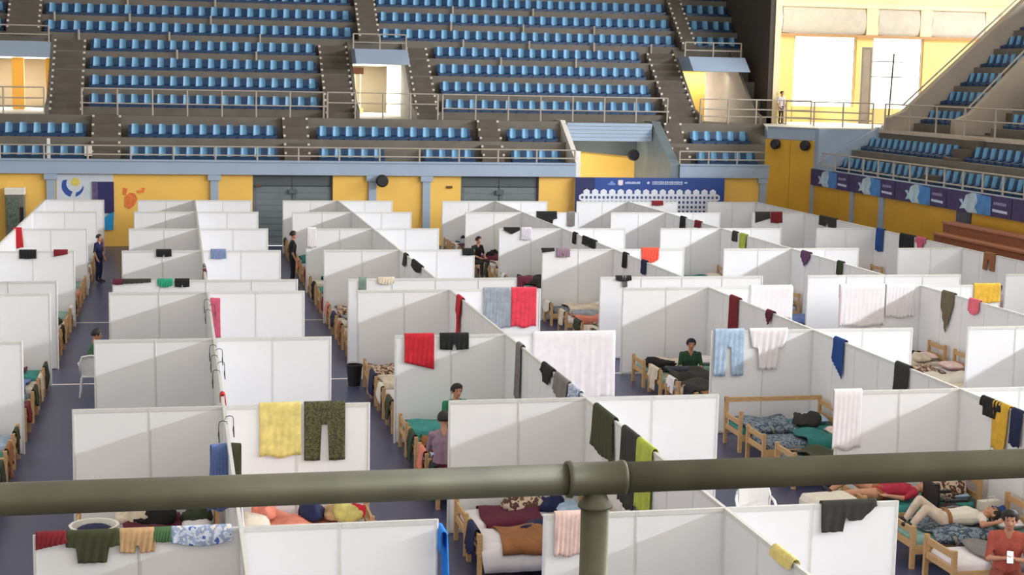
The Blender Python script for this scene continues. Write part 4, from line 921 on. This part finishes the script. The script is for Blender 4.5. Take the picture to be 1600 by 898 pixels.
bundle(240, 812, ZB+.06, .3, .22, .16, BLK, 'black clothes heap on the bed behind the front wall', seed=13)
bundle(206, 812, ZB+.06, .22, .2, .14, BEI, 'beige pillow heap on the bed left of the black clothes', seed=14)
bundle(320, 812, ZB+.06, .18, .2, .15, DGR, 'dark green clothes heap beside the lengthwise wall', seed=15)
bundle(412, 806, ZB+.06, .16, .18, .14, CORAL, 'coral clothes heap right of the lengthwise wall', seed=16)
bundle(488, 808, ZB+.06, .16, .18, .16, NVY, 'navy clothes heap in the middle of the bedding under the handrail', seed=17)
bundle(522, 808, ZB+.06, .14, .18, .12, TAN, 'tan clothes heap right of the navy one', seed=18)
bundle(560, 808, ZB+.06, .2, .2, .14, fab('straw', 196, 182, 110), 'straw yellow clothes heap under the handrail', seed=19)
bundle(592, 806, ZB+.06, .12, .14, .12, RED, 'red clothes heap at the bed foot under the handrail', seed=20)
bundle(812, 790, ZB, .3, .2, .14, BROWNP, 'brown printed cushion heap on the bed under the handrail', seed=21)
bundle(860, 795, ZB, .2, .18, .14, NVY, 'navy bag on the bed left of the handrail post', seed=22, name='soft_bag', cat='bag')
bundle(835, 822, ZB, .2, .16, .06, NVY, 'folded navy clothes on the nearest bed', seed=23)
for i, (px, py, m, lb) in enumerate(((128, 400, CRM, 'cream bundle at the left aisle far back'), (122, 412, WHT, 'white bundle at the left aisle in front of the cream one'), (112, 478, CRM, 'cream bundle at the left aisle on a bed end'), (120, 462, DRED, 'dark red bundle at the left aisle beside a cream one'), (104, 505, DGR, 'dark green bundle at the left aisle'),
        (492, 412, BRN, 'brown bundle on a bed end of the third block far back'), (505, 470, BLK, 'black bundle on a bed end before a wall end'), (470, 396, BLK, 'black bundle on a bed end far back in the third block'), (770, 400, BLK, 'black bundle on a far bed of the fourth block'), (722, 374, BLK, 'black bundle beside a seated person far back'))):
    bundle(px, py, ZB, .2, .2, .14, m, lb, seed=30+i)

# ------------------------------------------------------------------ people
def person(label, loc, rz, pose, shirt, trousers, hair=HAIR, scale=1.0, rot=None, name='person', shoe=SHOE, sleeves=True, bare_leg=False, over=None):
    """one continuous body grown from tapered limbs, remeshed to a single skin"""
    J = {}
    if pose == 'stand':
        J.update(hip=(0, 0, .93), waist=(0, .0, 1.1), chest=(0, -.01, 1.3), neck=(0, 0, 1.47), head=(0, -.02, 1.63))
        for s_, n in ((-1, 'r'), (1, 'l')):
            J.update({'hp'+n: (s_*.095, 0, .9), 'kn'+n: (s_*.1, -.02, .5), 'an'+n: (s_*.1, .03, .09), 'to'+n: (s_*.12, -.16, .035), 'sh'+n: (s_*.18, 0, 1.41), 'el'+n: (s_*.24, .03, 1.13), 'wr'+n: (s_*.24, -.08, .9)})
    elif pose == 'sit':
        J.update(hip=(0, 0, .1), waist=(0, .0, .27), chest=(0, -.03, .46), neck=(0, -.05, .63), head=(0, -.09, .79))
        for s_, n in ((-1, 'r'), (1, 'l')):
            J.update({'hp'+n: (s_*.1, -.03, .08), 'kn'+n: (s_*.13, -.43, .1), 'an'+n: (s_*.13, -.42, -.34), 'to'+n: (s_*.15, -.6, -.39), 'sh'+n: (s_*.18, -.03, .57), 'el'+n: (s_*.24, -.1, .32), 'wr'+n: (s_*.12, -.3, .24)})
    else:   # lying on the back, head towards +y
        J.update(hip=(0, 0, .11), waist=(0, .18, .12), chest=(0, .38, .13), neck=(0, .56, .12), head=(0, .72, .14))
        for s_, n in ((-1, 'r'), (1, 'l')):
            J.update({'hp'+n: (s_*.1, -.03, .1), 'kn'+n: (s_*.11, -.42, .3 if s_ < 0 else .12), 'an'+n: (s_*.12, -.72, .07), 'to'+n: (s_*.14, -.8, .18), 'sh'+n: (s_*.18, .5, .12), 'el'+n: (s_*.3, .3, .08), 'wr'+n: (s_*.22, .08, .1)})
    if over: J.update(over)
    J = {k: Vector(v) for k, v in J.items()}
    caps = []      # (p, rp, q, rq, material index)
    SH, TR, SK, SO = 0, 1, 2, 3
    A = lambda p, rp, q, rq, m: caps.append((Vector(p), rp, Vector(q), rq, m))
    for s_ in (-1, 1):
        o = Vector((s_*.07, 0, 0)); A(J['hip']+o, .115, J['waist']+o*.8, .1, TR if False else SH); A(J['waist']+o*.8, .1, J['chest']+o*1.1, .118, SH); A(J['chest']+o*1.1, .118, J['neck']+o*1.2-(J['neck']-J['chest'])*.35, .08, SH); A(J['hip']+o, .118, J['hp'+('r' if s_ < 0 else 'l')], .1, TR)
    A(J['neck']-(J['neck']-J['chest'])*.25, .06, J['head']-(J['head']-J['neck'])*.3, .05, SK)
    up = (J['head']-J['neck']).normalized(); fw = Vector((0, -1, 0)) if pose != 'lie' else Vector((0, 0, 1))
    hd = J['head']; A(hd-up*.03+fw*.025, .07, hd+up*.045, .09, SK); A(hd-up*.075+fw*.05, .045, hd-up*.03+fw*.03, .06, SK)
    A(hd+fw*.095-up*.01, .014, hd+fw*.108-up*.035, .018, SK)
    for s_ in (-1, 1): A(hd+Vector((s_*.088, 0, 0))+up*.01, .018, hd+Vector((s_*.088, 0, 0))-up*.03, .014, SK)
    for n, s_ in (('r', -1), ('l', 1)):
        A(J['hp'+n], .095, J['kn'+n], .062, SK if bare_leg else TR); A(J['kn'+n], .062, J['kn'+n].lerp(J['an'+n], .35), .062, SK if bare_leg else TR); A(J['kn'+n].lerp(J['an'+n], .35), .062, J['an'+n], .042, SK if bare_leg else TR)
        A(J['an'+n], .042, J['an'+n].lerp(J['to'+n], .4)-Vector((0, 0, .01)), .044, SO); A(J['an'+n].lerp(J['to'+n], .4), .044, J['to'+n], .032, SO)
        A(J['sh'+n].lerp(J['chest'], .3), .07, J['sh'+n], .062, SH); A(J['sh'+n], .06, J['sh'+n].lerp(J['el'+n], .6), .048, SH); A(J['sh'+n].lerp(J['el'+n], .6), .045, J['el'+n], .04, SH if sleeves else SK); A(J['el'+n], .04, J['wr'+n], .027, SK)
        fd = (J['wr'+n]-J['el'+n]).normalized(); sd = fd.cross(Vector((0, 0, 1)) if abs(fd.z) < .8 else Vector((0, -1, 0))).normalized(); dn = fd.cross(sd)
        w0 = J['wr'+n]; A(w0, .027, w0+fd*.045, .032, SK); A(w0+fd*.03+sd*.018, .022, w0+fd*.085+sd*.024, .016, SK); A(w0+fd*.03-sd*.018, .022, w0+fd*.085-sd*.024, .016, SK)
        for q, ln in enumerate((.062, .074, .068, .05)):
            a0 = w0+fd*.085+sd*(-.028+.019*q); a1 = a0+fd*ln*.55-dn*.008; A(a0, .011, a1, .0105, SK); A(a1, .0105, a1+fd*ln*.4-dn*.022, .0095, SK)
        th = w0+fd*.03-sd*.034*1; A(th, .014, th+fd*.04-sd*.03, .012, SK); A(th+fd*.04-sd*.03, .012, th+fd*.07-sd*.03-dn*.012, .0105, SK)
    b = MB()
    for p, rp, q, rq, m in caps:
        d = q-p; L = d.length; d = d/L if L > 1e-5 else Vector((0, 0, 1)); a = d.orthogonal().normalized(); e = d.cross(a); n_ = 10; rings = []
        for tt, rr, base in ((-.98, .2, 0), (-.8, .6, 0), (-.45, .893, 0), (0, 1, 0), (0, 1, 1), (.45, .893, 1), (.8, .6, 1), (.98, .2, 1)):
            R0 = rq if base else rp; o = (q if base else p)+d*(tt*R0); rings.append([o+a*(R0*rr*math.cos(i*2*math.pi/n_))+e*(R0*rr*math.sin(i*2*math.pi/n_)) for i in range(n_)])
        b.loft(rings, True)
    tmp = b.obj('tmp_body', SKIN); md = tmp.modifiers.new('r', 'REMESH'); md.mode = 'VOXEL'; md.voxel_size = .0105; sm = tmp.modifiers.new('s', 'SMOOTH'); sm.iterations = 3; sm.factor = .5
    dg = bpy.context.evaluated_depsgraph_get(); me = bpy.data.meshes.new_from_object(tmp.evaluated_get(dg)); bpy.data.objects.remove(tmp)
    me.materials.clear()
    for m in (shirt, trousers, SKIN, shoe): me.materials.append(m)
    import numpy as np
    cen = np.zeros(len(me.polygons)*3); me.polygons.foreach_get('center', cen); cen = cen.reshape(-1, 3); best = np.full(len(cen), 1e9); idx = np.zeros(len(cen), int)
    for p, rp, q, rq, m in caps:
        p_, q_ = np.array(p), np.array(q); d = q_-p_; L2 = max(1e-9, d@d); tt = np.clip((cen-p_)@d/L2, 0, 1); dist = np.linalg.norm(cen-(p_+tt[:, None]*d), axis=1)-(rp+(rq-rp)*tt)
        s_ = dist < best; best[s_] = dist[s_]; idx[s_] = m
    me.polygons.foreach_set('material_index', idx.tolist()); smooth(me)
    o = inst(name, me, None, loc); o.rotation_euler = rot if rot else (0, 0, rz); o.scale = (scale,)*3; tag(o, label, 'person')
    # hair cap over the skull, and eyes
    hb = MB(); nu, nv = 16, 8; sdv = Vector((1, 0, 0)); bk = -fw; R = .098; P = []
    for j in range(nv+1):
        ph_ = (j/nv)*math.pi*.62
        P.append([hd+up*.035+up*(R*1.02*math.cos(ph_))+(sdv*math.cos(i*2*math.pi/nu)+bk*math.sin(i*2*math.pi/nu))*(R*math.sin(ph_))*(1 if math.sin(i*2*math.pi/nu) > -.35 or ph_ < 1.15 else .86)+bk*.012 for i in range(nu+1)])
    hb.grid(P); hh = hb.obj('hair', hair, o, smooth=True); hm = hh.modifiers.new('t', 'SOLIDIFY'); hm.thickness = .012
    eb = MB()
    for s_ in (-1, 1): q = hd+fw*.088+sdv*(.032*s_)+up*.012; eb.ball(q, .011, .011, .008, 8, 6)
    eb.obj('eyes', mat('eye_dark', c(60, 48, 44), .3), o, smooth=True); mo = hd+fw*.09-up*.062; MB().ball(mo, .022, .01, .008, 8, 6).obj('mouth', mat('lips', c(164, 96, 88), .5), o, smooth=True)
    return o
SB = MT+.05
person('man in a green shirt sitting against the wall on a teal bed', (4.55, 25.55, SB), R_(15), 'sit', fab('shirt_green', 40, 120, 84), CHAR)
person('person in a lilac shirt seen from behind on a bed by the aisle', (3.98, 23.2, SB), R_(172), 'sit', LIL, MAR)
hp = onZ(1081, 538, .95)
person('person in a dark hood and green top crouching behind a bed', (hp.x, hp.y+.09, .16), R_(-10), 'sit', fab('top_green', 38, 70, 52), DGR, hair=fab('hood_navy', 36, 42, 66), over={'anr': (-.2, -.2, -.08), 'anl': (.2, -.2, -.08), 'tor': (-.1, -.3, -.12), 'tol': (.1, -.3, -.12), 'knr': (-.3, -.4, .06), 'knl': (.3, -.4, .06)})
person('man in a green top sitting on a plastic chair in the left aisle', (-1.72, 32.02, .44), R_(90), 'sit', fab('shirt_moss', 66, 108, 84), MAR)
cu = dict(knr=(-.13, -.3, .34), knl=(.13, -.32, .28), anr=(-.13, -.5, .06), anl=(.13, -.52, .06), tor=(-.14, -.63, .08), tol=(.14, -.65, .08), wrl=(.3, .62, .1), ell=(.38, .4, .1))
pb = person('person in a cream top lying on a mint bed at the lower right', (10.35, 19.3, MT+.05), R_(-92), 'lie', CRM, fab('cream_trousers', 208, 190, 172), over=cu, sleeves=False)
MB().loft([[(.2*math.cos(i*math.pi/8), .03*s_+.02, .12+.128*math.sin(i*math.pi/8)) for i in range(16)] for s_ in (-1, 1)], False).obj('belt', BRN, pb)
hp = onZ(1578, 812, SB+.79); rz_ = R_(-25); loc = Vector((hp.x-.09*math.sin(-rz_)*-1, hp.y+.09*math.cos(rz_), SB))
ov = dict(wrr=(-.07, -.3, .36), wrl=(.07, -.3, .36), elr=(-.24, -.14, .3), ell=(.24, -.14, .3))
person('person in a salmon top holding a lit phone at the lower right corner', tuple(loc), rz_, 'sit', fab('salmon', 172, 84, 72), fab('salmon_dark', 140, 70, 62), over=ov)
PHONE = loc+Matrix.Rotation(rz_, 3, 'Z') @ Vector((0, -.40, .41))
person('person with bare legs and a crimson top lying behind the front wall', (10.1, 20.85, MT+.02), R_(-95), 'lie', fab('crimson', 170, 40, 62), BRN, bare_leg=True)
person('man in a white shirt leaning at the gallery corner railing', (25.25, 63.2, ZC), R_(20), 'stand', WHT, CHAR, scale=.8)
person('person in a pink shirt with dark hair near the mustard towel', (20.6, 36.2, 0), R_(0), 'stand', ROSE, CHAR, scale=.86)
person('person in black standing at a wall end in the third block far back', (3.42, 47.9, 0), R_(90), 'stand', BLK, BLK)
person('person in navy standing in the left aisle far back', (-2.42, 49.6, 0), R_(60), 'stand', NVY, NVY, scale=.85)
person('person in dark clothes sitting on a far bed of the fourth block', (9.55, 49.9, SB), R_(30), 'sit', BLK, CHAR)
# phone in the hand of the person in the corner
t = thing('mobile_phone', 'lit white mobile phone held by the person in the lower right corner', 'phone', tuple(PHONE), R_(10))
t.rotation_euler = (R_(-28), 0, rz_); MB().rbox(-.04, .04, -.005, .005, -.08, .08, .004).obj('phone_case', BLACK, t); MB().box(-.034, .034, -.0065, -.005, -.072, .072).obj('phone_screen', emit_mat('phone_glow', (1, .98, .95, 1), 3.0), t)
print('seats single', n_single)
